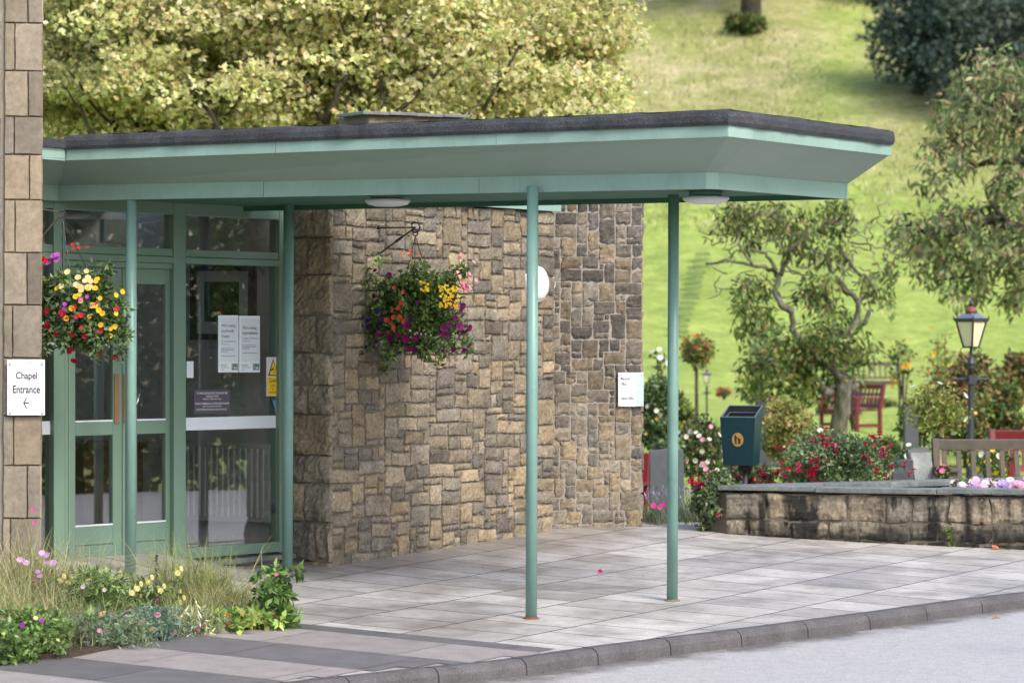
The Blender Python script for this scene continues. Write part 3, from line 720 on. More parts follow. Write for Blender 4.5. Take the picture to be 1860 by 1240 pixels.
for q in (rect(345, 483, 462, 492), rect(345, 606, 462, 617), rect(345, 492, 355, 606), rect(450, 492, 462, 606)): pquad(mb, IP, q, .035, .03)
mb.build('picture_frame', 'black', pf)
mb = MB(); pquad(mb, IP, rect(355, 492, 450, 606), .022, .01); mb.build('mount', 'plaster', pf)
mb = MB(); pquad(mb, IP, rect(371, 512, 434, 584), .026, .003); mb.build('print', 'picture', pf)
ex = MB(); vbar(ex, 189, 252, 404, 446, -.10, .05); o = ex.build('exit_light_box', 'white', None, bevel=.004); tag(o, 'pale rectangular light box hanging behind the glass above the doors', 'light box')

# notices stuck to the glass
def flat(name, lab, cat, x0, y0, x1, y1, mat, off=.009, pl=GP, th=.003): # a sheet lying on a vertical plane
    mb = MB(); pquad(mb, pl, rect(x0, y0, x1, y1), off, th); o = mb.build(name, mat); tag(o, lab, cat); return o
def poster(x0, x1, y0, y1, heads, lab, ty, group):
    o = flat('poster', lab, 'poster', x0, y0, x1, y1, 'paper'); o['group'] = group
    w = x1 - x0; mb = MB(); n_ = len(heads)
    for i, (t, f) in enumerate(heads): letter(mb, GP, t, x0 + w * .16, x0 + w * f, ty + i * 9.6, ty + i * 9.6 + 7.4, .0105)
    mb.build('heading', 'ink', o)
    mb = MB(); y = ty + n_ * 9.6 + 1.2
    letter(mb, GP, 'At Lancaster & Morecambe', x0 + w * .14, x0 + w * .88, y, y + 3.2, .0105); letter(mb, GP, 'Crematorium', x0 + w * .14, x0 + w * .52, y + 5, y + 7.8, .0105)
    for j, (yy, f) in enumerate(((14, .82), (17, .8), (20, .5), (28, .86))): pquad(mb, GP, rect(x0 + w * .14, y + yy, x0 + w * f, y + yy + 1.1), .0105, .001)
    for yy, f in ((y1 - 14.5, .45), (y1 - 12, .42), (y1 - 9, .55), (y1 - 5, .3)): pquad(mb, GP, rect(x0 + w * .12, yy, x0 + w * f, yy + .9), .0105, .001)
    mb.build('small_print', 'greyink', o)
    mb = MB(); pquad(mb, GP, rect(x0 + w * .1, y0 + 5, x0 + w * .96, y1 - 19), .0097, .0005); mb.build('tinted_field', M['band'], o)
    mb = MB(); pquad(mb, GP, rect(x1 - w * .33, y1 - 16, x1 - w * .03, y1 - 4), .0105, .001); lg = mb.build('logo_square', 'greenlogo', o)
    mb = MB(); letter(mb, GP, 'L', x1 - w * .29, x1 - w * .22, y1 - 14, y1 - 8, .0112); letter(mb, GP, 'M', x1 - w * .2, x1 - w * .08, y1 - 10, y1 - 5.5, .0112); mb.build('logo_letters', 'white', lg)
    return o
poster(396.5, 433, 572.5, 676, [("We're making", .86), ('eco-friendly', .78), ('changes', .56)], "white window poster headed We're making eco-friendly changes", 588, 'posters taped to the window')
poster(434.5, 472, 573.5, 676, [("We're making", .84), ('improvements', .88)], "white window poster headed We're making improvements", 592, 'posters taped to the window')
o = flat('warning_sticker', 'yellow and white Caution CCTV in operation sticker on the window', 'sticker', 484, 648.5, 508.8, 719, 'white')
mb = MB(); pquad(mb, GP, rect(485.5, 685, 507.5, 717), .0105, .001); mb.prism([GP.hit(x, y, .0112) for x, y in ((489.5, 680.5), (504, 680.5), (496.6, 654))], -GP.n * .0008); mb.build('yellow_panel', 'yellow', o)
mb = MB(); mb.prism([GP.hit(x, y, .0105) for x, y in ((487, 682.5), (505.5, 682.5), (496.5, 650.5))], -GP.n * .001)
for t, a, b, c, d in (('Caution', 488.5, 504.5, 687, 694), ('CCTV', 491.5, 500.5, 698, 703), ('in', 494.5, 497.5, 704.5, 708.5), ('operation', 489, 504, 710, 714.8)): letter(mb, GP, t, a, b, c, d, .0115)
mb.prism([GP.hit(x, y, .012) for x, y in ((492.5, 674), (497.5, 670.5), (497.5, 667), (492, 671))], -GP.n * .0008); mb.prism([GP.hit(x, y, .012) for x, y in ((497, 676.5), (500.5, 676.5), (500.5, 672), (499.8, 672), (499.8, 675.6), (497, 675.6))], -GP.n * .0008)
mb.build('lettering', 'ink', o)
o = flat('opening_hours_notice', 'dark film on the window with opening hours in small white capitals', 'notice', 352, 708, 418, 751, 'purple')
mb = MB()
for t, a, b, c in (('THE CREMATORIUM WILL BE OPEN AT THE FOLLOWING TIMES', 357, 413, 712), ('THROUGHOUT THE YEAR', 374, 397, 717.6), ('MONDAY TO FRIDAY 9am TO 4pm', 369, 402, 723), ('THE BOOK OF REMEMBRANCE and FLOWER ROOMS WILL BE OPEN', 354, 416, 731), ('10am TO 4pm ON ALL OTHER DAYS', 368.5, 402, 736.4), ('EXCEPT CHRISTMAS DAY, BOXING DAY AND NEW YEARS DAY', 357, 412, 742)): letter(mb, GP, t, a, b, c, c + 3.8, .0105)
mb.build('lettering', 'white', o)
mb = MB(); mb.prism([GP.hit(x, y, .009) for x, y in ((502, 754), (494.5, 726.5), (508.5, 728))][::-1], -GP.n * .002); tag(mb.build('triangular_sticker', 'bluevinyl'), 'small blue triangular sticker pointing down, low on the window edge', 'sticker')
flat('paper_label', 'small pale paper label stuck beside the window frame', 'label', 339, 656, 351.5, 686, 'band')

# ------------------------------------------------------------------ canopy
cn = thing('entrance_canopy', 'green flat-roofed entrance canopy with dark felt edge on slim posts', 'canopy', (.0, 22.2, 2.6))
BF = atz(1297, 343, 2.6); BR = at(1540, 362, 22.488)
b240 = at(240, 362.5, 22.55); du = (b240 - BF); du = du / du.xy.length; dh = Vector((du.x, du.y, 0))
nfv = Vector((dh.y, -dh.x, 0));  nfv = nfv if nfv.y < 0 else -nfv
ns = Vector((.857, -.515, 0))
BB = at(535, 382, 23.8); db = (BB - BR); db = db / db.xy.length
t118 = 4.376
BL = BF + du * (t118 + .05); BBL = BR + db * ((BR - BB).xy.length + .55)
O1, O2 = .344, .297
dz = Vector((0, 0, 1)); LH = .098; GH = .075; FH = .08
sd = (BR - BF); sd = sd / sd.length
low = [BL, BF + du * .05, BF + sd * .05, BR, BBL]
zc_l = -.055 - (BL.z - 2.6)
upb = [BL + nfv * O1 + dz * (.27 + zc_l), BF + nfv * O1 + ns * O2 + du * .10 + dz * .272, BF + nfv * O1 * .86 + ns * O2 + sd * .10 + dz * .272, BR + ns * O2 + dz * .272, BBL + dz * (.27)]
upb[0] = at(120, 292, 22.30); upb[1] = at(1323, 248.5, 20.62); upb[2] = at(1368, 253.5, 20.72); upb[3] = at(1619, 283, 22.34)
def strip(mb, a, b): # closed band between two rings of points (outer faces)
    n_ = len(a); mb.add(list(a) + list(b), [(i, i + 1, n_ + i + 1, n_ + i) for i in range(n_ - 1)])
def thick_strip(ring, h, t_in, mb, board=1.55):
    full = [ring[0]]; src = list(ring)                   # butt-jointed boards with hairline gaps
    for a, b in zip(src, src[1:]):
        k_ = max(1, round((b - a).length / board))
        for q in range(1, k_ + 1): full.append(a.lerp(b, q / k_))
    ctr0 = sum(src, Vector()) / len(src); n_ = len(full); ring = full
    for i in range(n_ - 1):
        a, b = ring[i], ring[i + 1]; d = (b - a).normalized(); nn = Vector((d.y, -d.x, 0)).normalized()
        if nn.dot(ctr0 - a) < 0: nn = -nn
        if (b - a).length > .5: a = a + d * .0012; b = b - d * .0012
        ea = a + nn * t_in; eb = b + nn * t_in; H = dz * h
        mb.add([a, b, eb, ea, a + H, b + H, eb + H, ea + H], [(3, 2, 1, 0), (4, 5, 6, 7), (0, 1, 5, 4), (1, 2, 6, 5), (2, 3, 7, 6), (3, 0, 4, 7)])
mb = MB(); thick_strip(low, LH, .03, mb); mb.build('lower_fascia', 'fascia', cn, bevel=.002)
mb = MB(); lt = [p + dz * (LH - .001) for p in low]; ub = [p + dz * .012 for p in upb]
strip(mb, lt[:4], ub[:4]); mb.add([lt[3], ub[3], ub[4], lt[4]], [(0, 1, 2, 3)]); mb.build('sloping_soffit', 'soffit', cn)
mb = MB(); thick_strip(upb[:4], GH, .035, mb); mb.build('upper_fascia', 'fascia', cn, bevel=.002)
# roofing felt lip and roof deck
mb = MB(); rc = [p + dz * GH for p in upb]; ctr = sum(rc, Vector()) / 5; rr = np.random.default_rng(2)
prof = [(-.02, -.006), (.016, -.008), (.026, .012), (.027, .045), (.018, .072), (-.01, .084), (-.09, .086)]
rows = []
path = [rc[0].lerp(rc[1], t) for t in np.linspace(0, 1, 40)] + [rc[1].lerp(rc[2], t) for t in np.linspace(.2, 1, 4)] + [rc[2].lerp(rc[3], t) for t in np.linspace(.05, 1, 18)]
for i, p in enumerate(path):
    d = (path[min(i + 1, len(path) - 1)] - path[max(i - 1, 0)]); nn = Vector((d.y, -d.x, 0)).normalized(); nn = nn if nn.dot(p - ctr) > 0 else -nn
    w = .004 * rr.normal(); rows.append([p + nn * (o + w * (k_ not in (0, 6))) + dz * (z + .003 * rr.normal() * (k_ > 2)) for k_, (o, z) in enumerate(prof)])
k = len(prof); mb.add([v for r in rows for v in r], [(i * k + j, (i + 1) * k + j, (i + 1) * k + j + 1, i * k + j + 1) for i in range(len(rows) - 1) for j in range(k - 1)] + [tuple(range(k)), tuple((len(rows) - 1) * k + j for j in range(k - 1, -1, -1))])
mb.add([p + dz * .082 for p in rc], [(0, 1, 2, 3, 4)])
for t in (.62, .74, .86, .95):                          # lapped joints of the felt
    i = int(t * 39); mb.add([v + (v - ctr).normalized() * .0035 for v in rows[i]] + [v + (v - ctr).normalized() * .0035 for v in [a.lerp(b, .25) for a, b in zip(rows[i], rows[i + 1])]], [(j, j + k, j + k + 1, j + 1) for j in range(k - 1)])
mb.build('felt_edge', 'felt', cn)
# boarded ceiling between the lower fascias
mb = MB(); nb = 10; qc = (BL + BF + BR + BBL) / 4; ins = lambda v: v + (qc - v).normalized() * .05; fa = [ins(BL), ins(BF + sd * .05)]; ba = [ins(BBL), ins(BR)]
for i in range(nb):
    t0, t1 = (i + .07) / nb, (i + .93) / nb; q = [fa[0].lerp(ba[0], t0), fa[1].lerp(ba[1], t0), fa[1].lerp(ba[1], t1), fa[0].lerp(ba[0], t1)]
    mb.prism([v + dz * .03 for v in q], (0, 0, .015))
mb.prism([v + dz * .05 for v in (fa[0], fa[1], ba[1], ba[0])], (0, 0, .02)); mb.build('soffit_boards', 'board', cn)
mb = MB(); q0, q1 = BR + nfv * .035 - ns * .04, BBL + nfv * .035; mb.pbox(q0 + dz * -.002, q1 - q0, nfv * .03, dz * .06); mb.build('rear_rim_shade', 'rim_shade', cn)  # added strip, its dark colour stands for shade on the inner rear rim
# main roof edge carrying on to the left of the canopy
mb = MB(); e0 = upb[0] + Vector((-.004, 0, 0)); e1 = e0 - VV * .3; hh = dz * .075
mb.pbox(e0, -VV * .3, UU * .035, hh); mb.build('return_fascia', 'fascia', cn)
mb = MB(); l0 = BL + dz * LH; mb.add([upb[0] + dz * .012, e1 + dz * .012, l0 - VV * .4, BL + dz * (LH - .001)], [(0, 1, 2, 3)]); mb.pbox(BL, -VV * .4, UU * .03, dz * LH); mb.build('return_soffit', 'soffit', cn)
mb = MB(); mb.pbox(e0 + dz * .077 - UU * .02, -VV * .3, UU * 3.2, dz * .055); mb.pbox(e0 + dz * .08 + VV * 2.2, -VV * 2.2, UU * .9, dz * .04); mb.pbox(e0 + dz * .08 + UU * 1.9 + VV * 2.2, -VV * 2.2, UU * 1.4, dz * .04); mb.build('main_roof_felt', 'felt', cn)  # roof felt split to leave the added rooflight clear
POSTS = [at(237.5, 800, 22.60), at(523, 800, 23.60), at(966, 800, 21.418), at(1222, 800, 22.45)]
for p in POSTS:
    zb = GZ(p.x, p.y); mb = MB(); mb.lathe([(.0345, zb - .1), (.0345, 2.63)], (p.x, p.y, 0), 24)
    o = mb.build('post', 'post', cn, smooth=True)
    for f_ in o.data.polygons: f_.use_smooth = len(f_.vertices) == 4
    mb = MB(); mb.lathe([(.054, zb - .02), (.050, zb + .004), (.042, zb + .009), (.0345, zb + .011)], (p.x, p.y, 0), 20); mb.build('foot_collar', 'rust' if p is POSTS[2] else 'mortar', o)
def ceiling_light(px, py, Y, lab):
    p = at(px, py, Y); ztop = 2.6 + .03; rt = thing('ceiling_light', lab, 'ceiling light', (p.x, p.y, ztop), 'round lights under the canopy')
    mb = MB(); mb.lathe([(.05, ztop), (.10, ztop - .004), (.105, ztop - .03), (.1, ztop - .035)], (p.x, p.y, 0), 28); mb.build('base', 'post', rt, smooth=True)
    mb = MB(); mb.lathe([(.10, ztop - .034), (.14, ztop - .038), (.145, ztop - .052), (.125, ztop - .072), (.08, ztop - .082), (.0, ztop - .084)], (p.x, p.y, 0), 32); mb.build('diffuser', 'white', rt, smooth=True)
ceiling_light(704, 366, 22.55, 'round white ceiling light under the middle of the canopy, above the flower bracket')
ceiling_light(1282, 354, 21.95, 'round white ceiling light under the outer corner of the canopy')

# stone upstand seen over the canopy roof
ch = thing('stone_chimney', 'low stone stack with slate cap rising behind the canopy roof', 'chimney', at(735, 215, 27.3))
mb = MB(); a, b = at(668, 209, 27.0), at(842, 215, 27.4); cp = VPlane(a, b)
if cp.n.y > 0: cp.n = -cp.n
rng = np.random.default_rng(14)
for r_ in range(3):
    x_ = 0
    while x_ < cp.len - .05: w = min(.16 + .16 * rng.random(), cp.len - x_); stone(mb, cp.p(0, a.z - .30), cp.d, cp.n, x_, r_ * .1, w, .1, .012, .006, pick(rng, GRY), rng); x_ += w
mb.build('stack_stones', 'stone_far', ch, col=True)
mb = MB(); mb.pbox(cp.p(0, a.z - .8, .002), cp.d * cp.len, -cp.n * .5, (0, 0, .8)); mb.build('stack_core', 'mortar', ch)
mb = MB()
for i in range(4): L_ = (cp.len + .1) / 4; mb.pbox(cp.p(-.07 + i * L_, a.z + .003 * (i % 2), .06), cp.d * (L_ - .004), -cp.n * .45, (0, 0, .024))
mb.build('slate_cap', 'coping', ch, bevel=.003)

# ------------------------------------------------------------------ fittings on the walls
def oval_light(pl, px0, px1, py0, py1, lab):
    a, z1 = pl.sz(px0, py0); b, z0 = pl.sz(px1, py1); c = pl.p((a + b) / 2, (z0 + z1) / 2, .015); rx, rz = abs(b - a) / 2, (z1 - z0) / 2
    rt = thing('wall_light', lab, 'wall light', c, 'oval lights on the stone walls')
    def dome(sc, prof, name, mat):
        vs = []; n_ = 32
        for r, h in prof: vs += [c + pl.d * (rx * r * sc * math.cos(t)) + Vector((0, 0, rz * r * sc * math.sin(t))) + pl.n * h for t in np.linspace(0, 2 * math.pi, n_, endpoint=False)]
        k_ = len(prof); m_ = MB(); m_.add(vs, [(i * n_ + j, i * n_ + (j + 1) % n_, (i + 1) * n_ + (j + 1) % n_, (i + 1) * n_ + j) for i in range(k_ - 1) for j in range(n_)] + [tuple((k_ - 1) * n_ + j for j in range(n_))]); m_.build(name, mat, rt, smooth=True)
    dome(1, [(1, -.03), (1.02, .02), (.99, .035), (.93, .037)], 'rim', 'white'); dome(.93, [(1, .03), (.95, .045), (.8, .06), (.5, .07), (.2, .074), (.02, .075)], 'diffuser', 'offwhite')
oval_light(WP, 951, 986, 483, 549, 'oval cream bulkhead light on the buff wall, half hidden by a post')
oval_light(XP, 978, 1006, 499, 533, 'oval light on the darker wall, mostly hidden by the corner of the buff wall')
def sign_panel(pl, x0, y0, x1, y1, off, name, lab):
    p = pl.hit((x0 + x1) / 2, (y0 + y1) / 2, off); rt = thing(name, lab, 'sign', p); mb = MB(); pquad(mb, pl, rect(x0, y0, x1, y1), off, .006); mb.build('panel', 'white', rt, bevel=.001)
    mb = MB()
    for x in (x0 + (x1 - x0) * .08, x1 - (x1 - x0) * .07):
        for y in (y0 + (y1 - y0) * .08, y1 - (y1 - y0) * .045):
            p = pl.hit(x, y, off); vs = []
            for h in (-off - .002, .005): vs += [p + pl.d * .0075 * math.cos(t) + Vector((0, 0, .0075 * math.sin(t))) + pl.n * h for t in np.linspace(0, 2 * math.pi, 10, endpoint=False)]
            mb = MB(); mb.add(vs, [(j, (j + 1) % 10, 10 + (j + 1) % 10, 10 + j) for j in range(10)] + [tuple(range(10, 20))]); mb.build('standoff_fixing', 'chrome', rt)
    return rt
def arrow(mb, pl, pts, wpx, off):
    for (xa, ya), (xb, yb) in pts:
        d = Vector((xb - xa, yb - ya)); L = d.length; q = Vector((-d.y, d.x)) / L * wpx / 2
        mb.prism([pl.hit(xa + q.x, ya + q.y, off), pl.hit(xb + q.x, yb + q.y, off), pl.hit(xb - q.x, yb - q.y, off), pl.hit(xa - q.x, ya - q.y, off)], -pl.n * .0008)
    return mb
o = sign_panel(PP, 13, 653, 81.5, 754, .035, 'entrance_sign', 'white sign reading Chapel Entrance with a left arrow on the stone pier')
mb = MB(); letter(mb, PP, 'Chapel', 28.8, 67.5, 675, 692, .0365); letter(mb, PP, 'Entrance', 23.5, 72.5, 699.5, 713.8, .0365); arrow(mb, PP, [((43.5, 731.5), (53.5, 731.5)), ((43, 732), (48.4, 722)), ((43, 731), (48.4, 741.5))], 1.7, .0368); mb.build('lettering', 'ink', o)
for i, (x0, x1, m_) in enumerate(((28, 37, 'bluevinyl'), (50, 59, 'greenlogo'), (70, 80, 'teal'))):
    mb = MB(); pquad(mb, PP, rect(x0, 655, x1, 660), .0365, .001); mb.build('colour_patch', 'teal' if i != 0 else 'band', o)
o = sign_panel(XP, 1123, 676.5, 1169, 738, .035, 'direction_sign', 'white and teal sign reading Memorial Office and Admin Office with two up arrows')
mb = MB(); pquad(mb, XP, rect(1156, 677.5, 1168.5, 705), .0364, .001); pquad(mb, XP, rect(1156, 707, 1168.5, 737.5), .0364, .001); st_ = mb.build('teal_strip', 'teal', o)
mb = MB(); arrow(mb, XP, [((1162, 699), (1162, 683)), ((1162, 683), (1158.3, 689)), ((1162, 683), (1165.7, 689)), ((1162.6, 730), (1162.6, 714.5)), ((1162.6, 714.5), (1159, 720.5)), ((1162.6, 714.5), (1166.2, 720.5))], 1.3, .0375); mb.build('arrows', 'white', st_)
mb = MB(); letter(mb, XP, 'Memorial', 1128, 1144, 684.5, 690, .0366); letter(mb, XP, 'Office', 1128, 1138.3, 694, 699.7, .0366); letter(mb, XP, 'Admin Office', 1128, 1151.5, 720, 726, .0366); mb.build('lettering', 'ink', o)

# ------------------------------------------------------------------ planter wall
LA, LB = G(1316, 973), G(1860, 998); LE = LB + (LB - LA).normalized() * 3.2
LP = VPlane(LA, LE)
if LP.n.y > 0: LP.n = -LP.n
LZ = .632; pw_ = thing('planter_wall', 'low planter wall of blackened sandstone with grey slate coping', 'planter', (LA.x, LA.y, .25))
mb = MB(); rng = np.random.default_rng(31)
def courses(mb, pl, L, ztop, zbot, rng, hmin=.12, hmax=.17, wmin=.15, wmax=.42, palette=TAN):
    z = zbot; k_ = 0
    while z < ztop - .02:
        h = hmin + (hmax - hmin) * rng.random(); h = ztop - z if ztop - z - h < .07 else h; x = -rng.random() * .2
        while x < L - .01:
            w = min(wmin + (wmax - wmin) * rng.random(), L - x); x0 = max(x, 0)
            if w - (x0 - x) > .04: stone(mb, pl.p(0, z), pl.d, pl.n, x0, 0, w - (x0 - x), h, .012, .007, pick(rng, palette), rng, .008)
            x += w
        z += h
LOWC = [(.33, .275, .20), (.30, .25, .185), (.27, .235, .18), (.235, .21, .17), (.35, .285, .195)]
courses(mb, LP, LP.len, LZ - .048, .08, rng, palette=LOWC); mb.build('facing_stones', 'stone_low', pw_, col=True)
RB0 = atz(1312, 884, LZ) + Vector((.05, .12, 0)); RB1 = atz(1860, 868, LZ); RE = RB1 + (RB1 - RB0).normalized() * 3
LEp = VPlane(RB0, LA)
if LEp.n.x > 0: LEp.n = -LEp.n
mb = MB(); rng = np.random.default_rng(17); courses(mb, VPlane(RB0, LA), (LA - RB0).xy.length, LZ - .048, .08, rng, palette=LOWC); mb.build('end_stones', 'stone_low', pw_, col=True)
mb = MB(); cr = MB(); th = .26
mb.prism([LP.p(.01, 0, -.004), LP.p(LP.len, 0, -.004), LP.p(LP.len, 0, -th), LP.p(.06, 0, -th)], (0, 0, LZ - .05))
RPn = VPlane(RB0, RE)
if RPn.n.y > 0: RPn.n = -RPn.n
mb.prism([RPn.p(.0, 0, -.02), RPn.p(RPn.len, 0, -.02), RPn.p(RPn.len, 0, -.24), RPn.p(.0, 0, -.24)], (0, 0, LZ - .045)); mb.build('mortar_core', 'mortar_low', pw_)
rng = np.random.default_rng(6); x = -.05
while x < LP.len:
    w = .55 + .35 * rng.random(); j = .003 * rng.normal(); cr.pbox(LP.p(x + .002, LZ - .034 + j, .045 + .006 * rng.normal()), LP.d * (w - .004), -LP.n * (.33), (0, 0, .033 + .004 * rng.random())); x += w
x = .28
while x < RPn.len:
    w = .5 + .35 * rng.random(); cr.pbox(RPn.p(x + .002, LZ - .041 + .002 * rng.normal(), .03), RPn.d * (w - .004), -RPn.n * .3, (0, 0, .04)); x += w
cr.build('coping_slab', 'coping', pw_, bevel=.004)
mb = MB(); mb.prism([LP.p(.35, .30, -.25), LP.p(LP.len, .30, -.25), RPn.p(RPn.len, .30, .0), RPn.p(.4, .30, .0)], (0, 0, .22)); mb.build('planting_soil', 'soil', pw_)

# ------------------------------------------------------------------ plants: generic builders
GREEN = [(.06, .115, .025), (.085, .15, .035), (.12, .19, .05), (.045, .085, .022), (.17, .24, .07)]
GREYG = [(.10, .15, .085), (.14, .19, .11), (.075, .12, .06), (.19, .24, .15)]
LIME = [(.20, .27, .06), (.28, .32, .09), (.14, .21, .045), (.34, .34, .12), (.30, .22, .08)]
OLIVE = [(.11, .14, .045), (.15, .17, .055), (.08, .11, .035), (.20, .19, .08), (.24, .17, .08)]
STRAW = [(.50, .45, .25), (.42, .41, .20), (.36, .38, .15), (.56, .51, .32), (.30, .35, .13)]; FRESH = [(.28, .34, .10), (.36, .40, .15), (.22, .28, .08), (.42, .42, .2)]
RUSTY = [(.13, .15, .05), (.20, .12, .06), (.26, .12, .06), (.12, .18, .06), (.30, .2, .08), (.16, .2, .07)]
def foliage_part(root, name, centers, radii, n_each, L, colors, seed, **kw):
    V, Q, c = cluster_leaves(centers, radii, n_each, L, colors, rng=np.random.default_rng(seed), **kw); return fast(name, V, Q, 'leaf', root, c)
def blooms(root, name, P, N, R, color, petals=5, cup=.3, center=None, seed=1, single=False, label=None):
    rng = np.random.default_rng(seed); P = np.atleast_2d(P); N = np.atleast_2d(N) * np.ones_like(P); R = np.broadcast_to(R, len(P)); out = []
    if single: groups = [slice(0, len(P))]
    else: groups = [slice(i, i + 1) for i in range(len(P))]
    for g in groups:
        V, Q, c = disc_flowers(P[g], N[g] + .25 * rng.normal(size=P[g].shape), R[g] * (.85 + .3 * rng.random(len(P[g]))), [color], petals, cup, rng, center)
        o = fast(name, V, Q, 'petal', root, c); out.append(o)
        if single and len(P) > 1: o['kind'] = 'stuff'
    return out
def ell(x0, y0, x1, y1, Y): c = at((x0 + x1) / 2, (y0 + y1) / 2, Y); return np.array(c), (x1 - x0) / 2 * Y / F, (y1 - y0) / 2 * Y / F
def shrub(name, label, cat, box, Y, L, colors, k, n_each, seed, crad=.3, fl=(), shell=.35, droop=.1, stem=.02, zb=None, stakes=0, tone=.2, flat=.9, group=None, nst=5, W=.55):
    rng = np.random.default_rng(seed); c, rx, rz = ell(*box, Y); g = terrain(c[0], Y) if zb is None else zb
    rt = thing(name, label, cat, (c[0], Y, g), group)
    P = blob_points(k, c, (rx * (1 - crad * .6), rx * (1 - crad * .6), rz * (1 - crad * .6)), shell, rng)
    foliage_part(rt, 'foliage', P, crad * min(rx, rz) * 1.25, n_each, L, colors, seed + 1, droop=droop, cj=tone, flat=flat, W=W)
    mb = MB(); base = Vector((c[0], Y, g - .05))
    for i in rng.choice(k, min(k, nst), replace=False):
        q = Vector(P[i]); m = base.lerp(q, .5) + Vector(rng.normal(size=3)) * rx * .08; mb.tube([base + Vector(rng.normal(size=3)) * .01, Vector((m.x, m.y, max(m.z, g + .02))), q], [stem, stem * .7, stem * .35], 6)
    mb.build('stem', 'bark', rt)
    for j, (n_, col, R, pet, nm) in enumerate(fl):
        d = unit(rng.normal(size=(n_, 3)) + np.array([0, -.9, .25])); pp = c + d * np.array((rx, rx, rz)) * (.93 + .12 * rng.random((n_, 1)))
        blooms(rt, nm, pp, d, R, col, pet, .35, None, seed + 9 + j, n_ > 24)
    return rt
# --- hanging baskets
def chain(mb, a, b, n=14, r=.0022):
    a, b = Vector(a), Vector(b); mb.tube([a.lerp(b, t) for t in np.linspace(0, 1, n)], [r * (1.6 if i % 2 else .8) for i in range(n)], 5)
def hang_basket(hook, c, R, label, seed, colors, fl, singles, trail=1.0):
    rng = np.random.default_rng(seed); c = np.array(c); rt = thing('hanging_basket', label, 'hanging basket', Vector(c) - Vector((0, 0, R)), 'hanging baskets of summer flowers')
    mb = MB(); b0 = Vector(c) + Vector((0, 0, -R * .15)); mb.lathe([(.02, -.12), (.10, -.10), (.15, -.04), (.165, .04), (.17, .045)], b0, 18); mb.build('basket', 'black', rt, smooth=True)
    for a in (0.4, 2.5, 4.6): mb = MB(); chain(mb, hook, b0 + Vector((.16 * math.cos(a), .16 * math.sin(a), .04))); mb.build('chain', 'black', rt)
    P = np.concatenate([blob_points(120, c, (R * .8, R * .7, R * .74), .55, rng), blob_points(30, c + np.array([0, -.13, -.06]), (R * .6, .06, R * .3), .2, rng), blob_points(26, c + np.array([0, 0, -R * .45]), (R * .8, R * .6, R * .45 * trail), .4, rng), blob_points(14, c + np.array([0, 0, R * .4]), (R * .6, R * .5, R * .5), .3, rng)])
    tr_ = []
    for q in range(16):
        a = rng.random() * 6.283; s0 = c + np.array([R * .8 * math.cos(a), R * .6 * math.sin(a) - .02, -R * (.1 + .4 * rng.random())]); ln = R * (.25 + .5 * rng.random()) * trail
        for t in np.linspace(0, 1, 5): tr_.append(s0 + np.array([R * .22 * t * math.cos(a), R * .15 * t * math.sin(a), -ln * t + .0]))
    for q in range(9):
        a = rng.random() * 6.283; s0 = c + np.array([R * .6 * math.cos(a), R * .4 * math.sin(a), R * .5])
        for t in np.linspace(0, 1, 4): tr_.append(s0 + np.array([R * .35 * t * math.cos(a), 0, R * .45 * t * rng.random()]))
    foliage_part(rt, 'trailing_stems', np.array(tr_), R * .11, 14, .04, colors, seed + 2, droop=.3, cj=.25, W=.45)
    foliage_part(rt, 'foliage', P, R * .24, 42, .042, colors, seed + 1, droop=.25, cj=.28, W=.5)
    for nm, n_, col, rr, pet, box, ctr in fl:
        x0, y0, x1, y1 = box; px = x0 + (x1 - x0) * rng.random(n_); py = y0 + (y1 - y0) * rng.random(n_); pp = []
        for x, y in zip(px, py):
            q = np.array(at(x, y, c[1])) - c; e = 1 - (q[0] / (R * 1.02)) ** 2 - (q[2] / (R * 1.0)) ** 2; dep = R * .85 * math.sqrt(max(e, .02)); pp.append(np.array(at(x, y, c[1] - dep)))
        pp = np.array(pp); blooms(rt, nm, pp, unit(pp - c) + np.array([0, -.6, .1]), rr, col, pet, .3, ctr, seed + 3 + len(nm), single=not singles or n_ > 16)
    return rt
tip = WP.hit(686, 414, .0); tipn = WP.sz(686, 414); wt = WP.p(tipn[0], tipn[1], .30); wb = WP.p(*WP.sz(685, 470), .012); wtt = WP.p(*WP.sz(686, 408), .012)
rt = thing('wall_bracket', 'black iron flower bracket on the buff rubble wall', 'bracket', wb, 'flower basket brackets')
mb = MB(); mb.pbox(wb - WP.d * .008 - WP.n * .012, WP.d * .016, WP.n * .012, (wtt - wb)); mb.build('back_plate', 'black', rt)
mb = MB(); arm0 = WP.p(tipn[0], tipn[1], .01); mb.tube([arm0, wt], .0055, 6); mb.build('arm', 'black', rt)
mb = MB(); lo_ = wb + Vector((0, 0, .03)); pts = [lo_.lerp(wt, t) for t in np.linspace(0.03, 1, 13)]; mb.tube(pts, [.006 + .004 * (i in (6, 7)) for i in range(13)], 6); mb.build('diagonal_brace', 'black', rt)
mb = MB(); mb.tube([wt + WP.n * (.035 * math.cos(t)) + Vector((0, 0, .035 * math.sin(t) )) for t in np.linspace(-2.4, 2.6, 14)], .006, 6); mb.tube([wt + Vector((0, 0, -.035)) + WP.n * (.02 * math.cos(t)) + Vector((0, 0, .022 * math.sin(t))) for t in np.linspace(1.5, -3.4, 12)], .005, 6); mb.build('scroll_hook', 'black', rt, smooth=True)
hk = wt + Vector((0, 0, -.055)); bc = at(757, 563, wt.y - .02); RB = 92 * bc.y / F
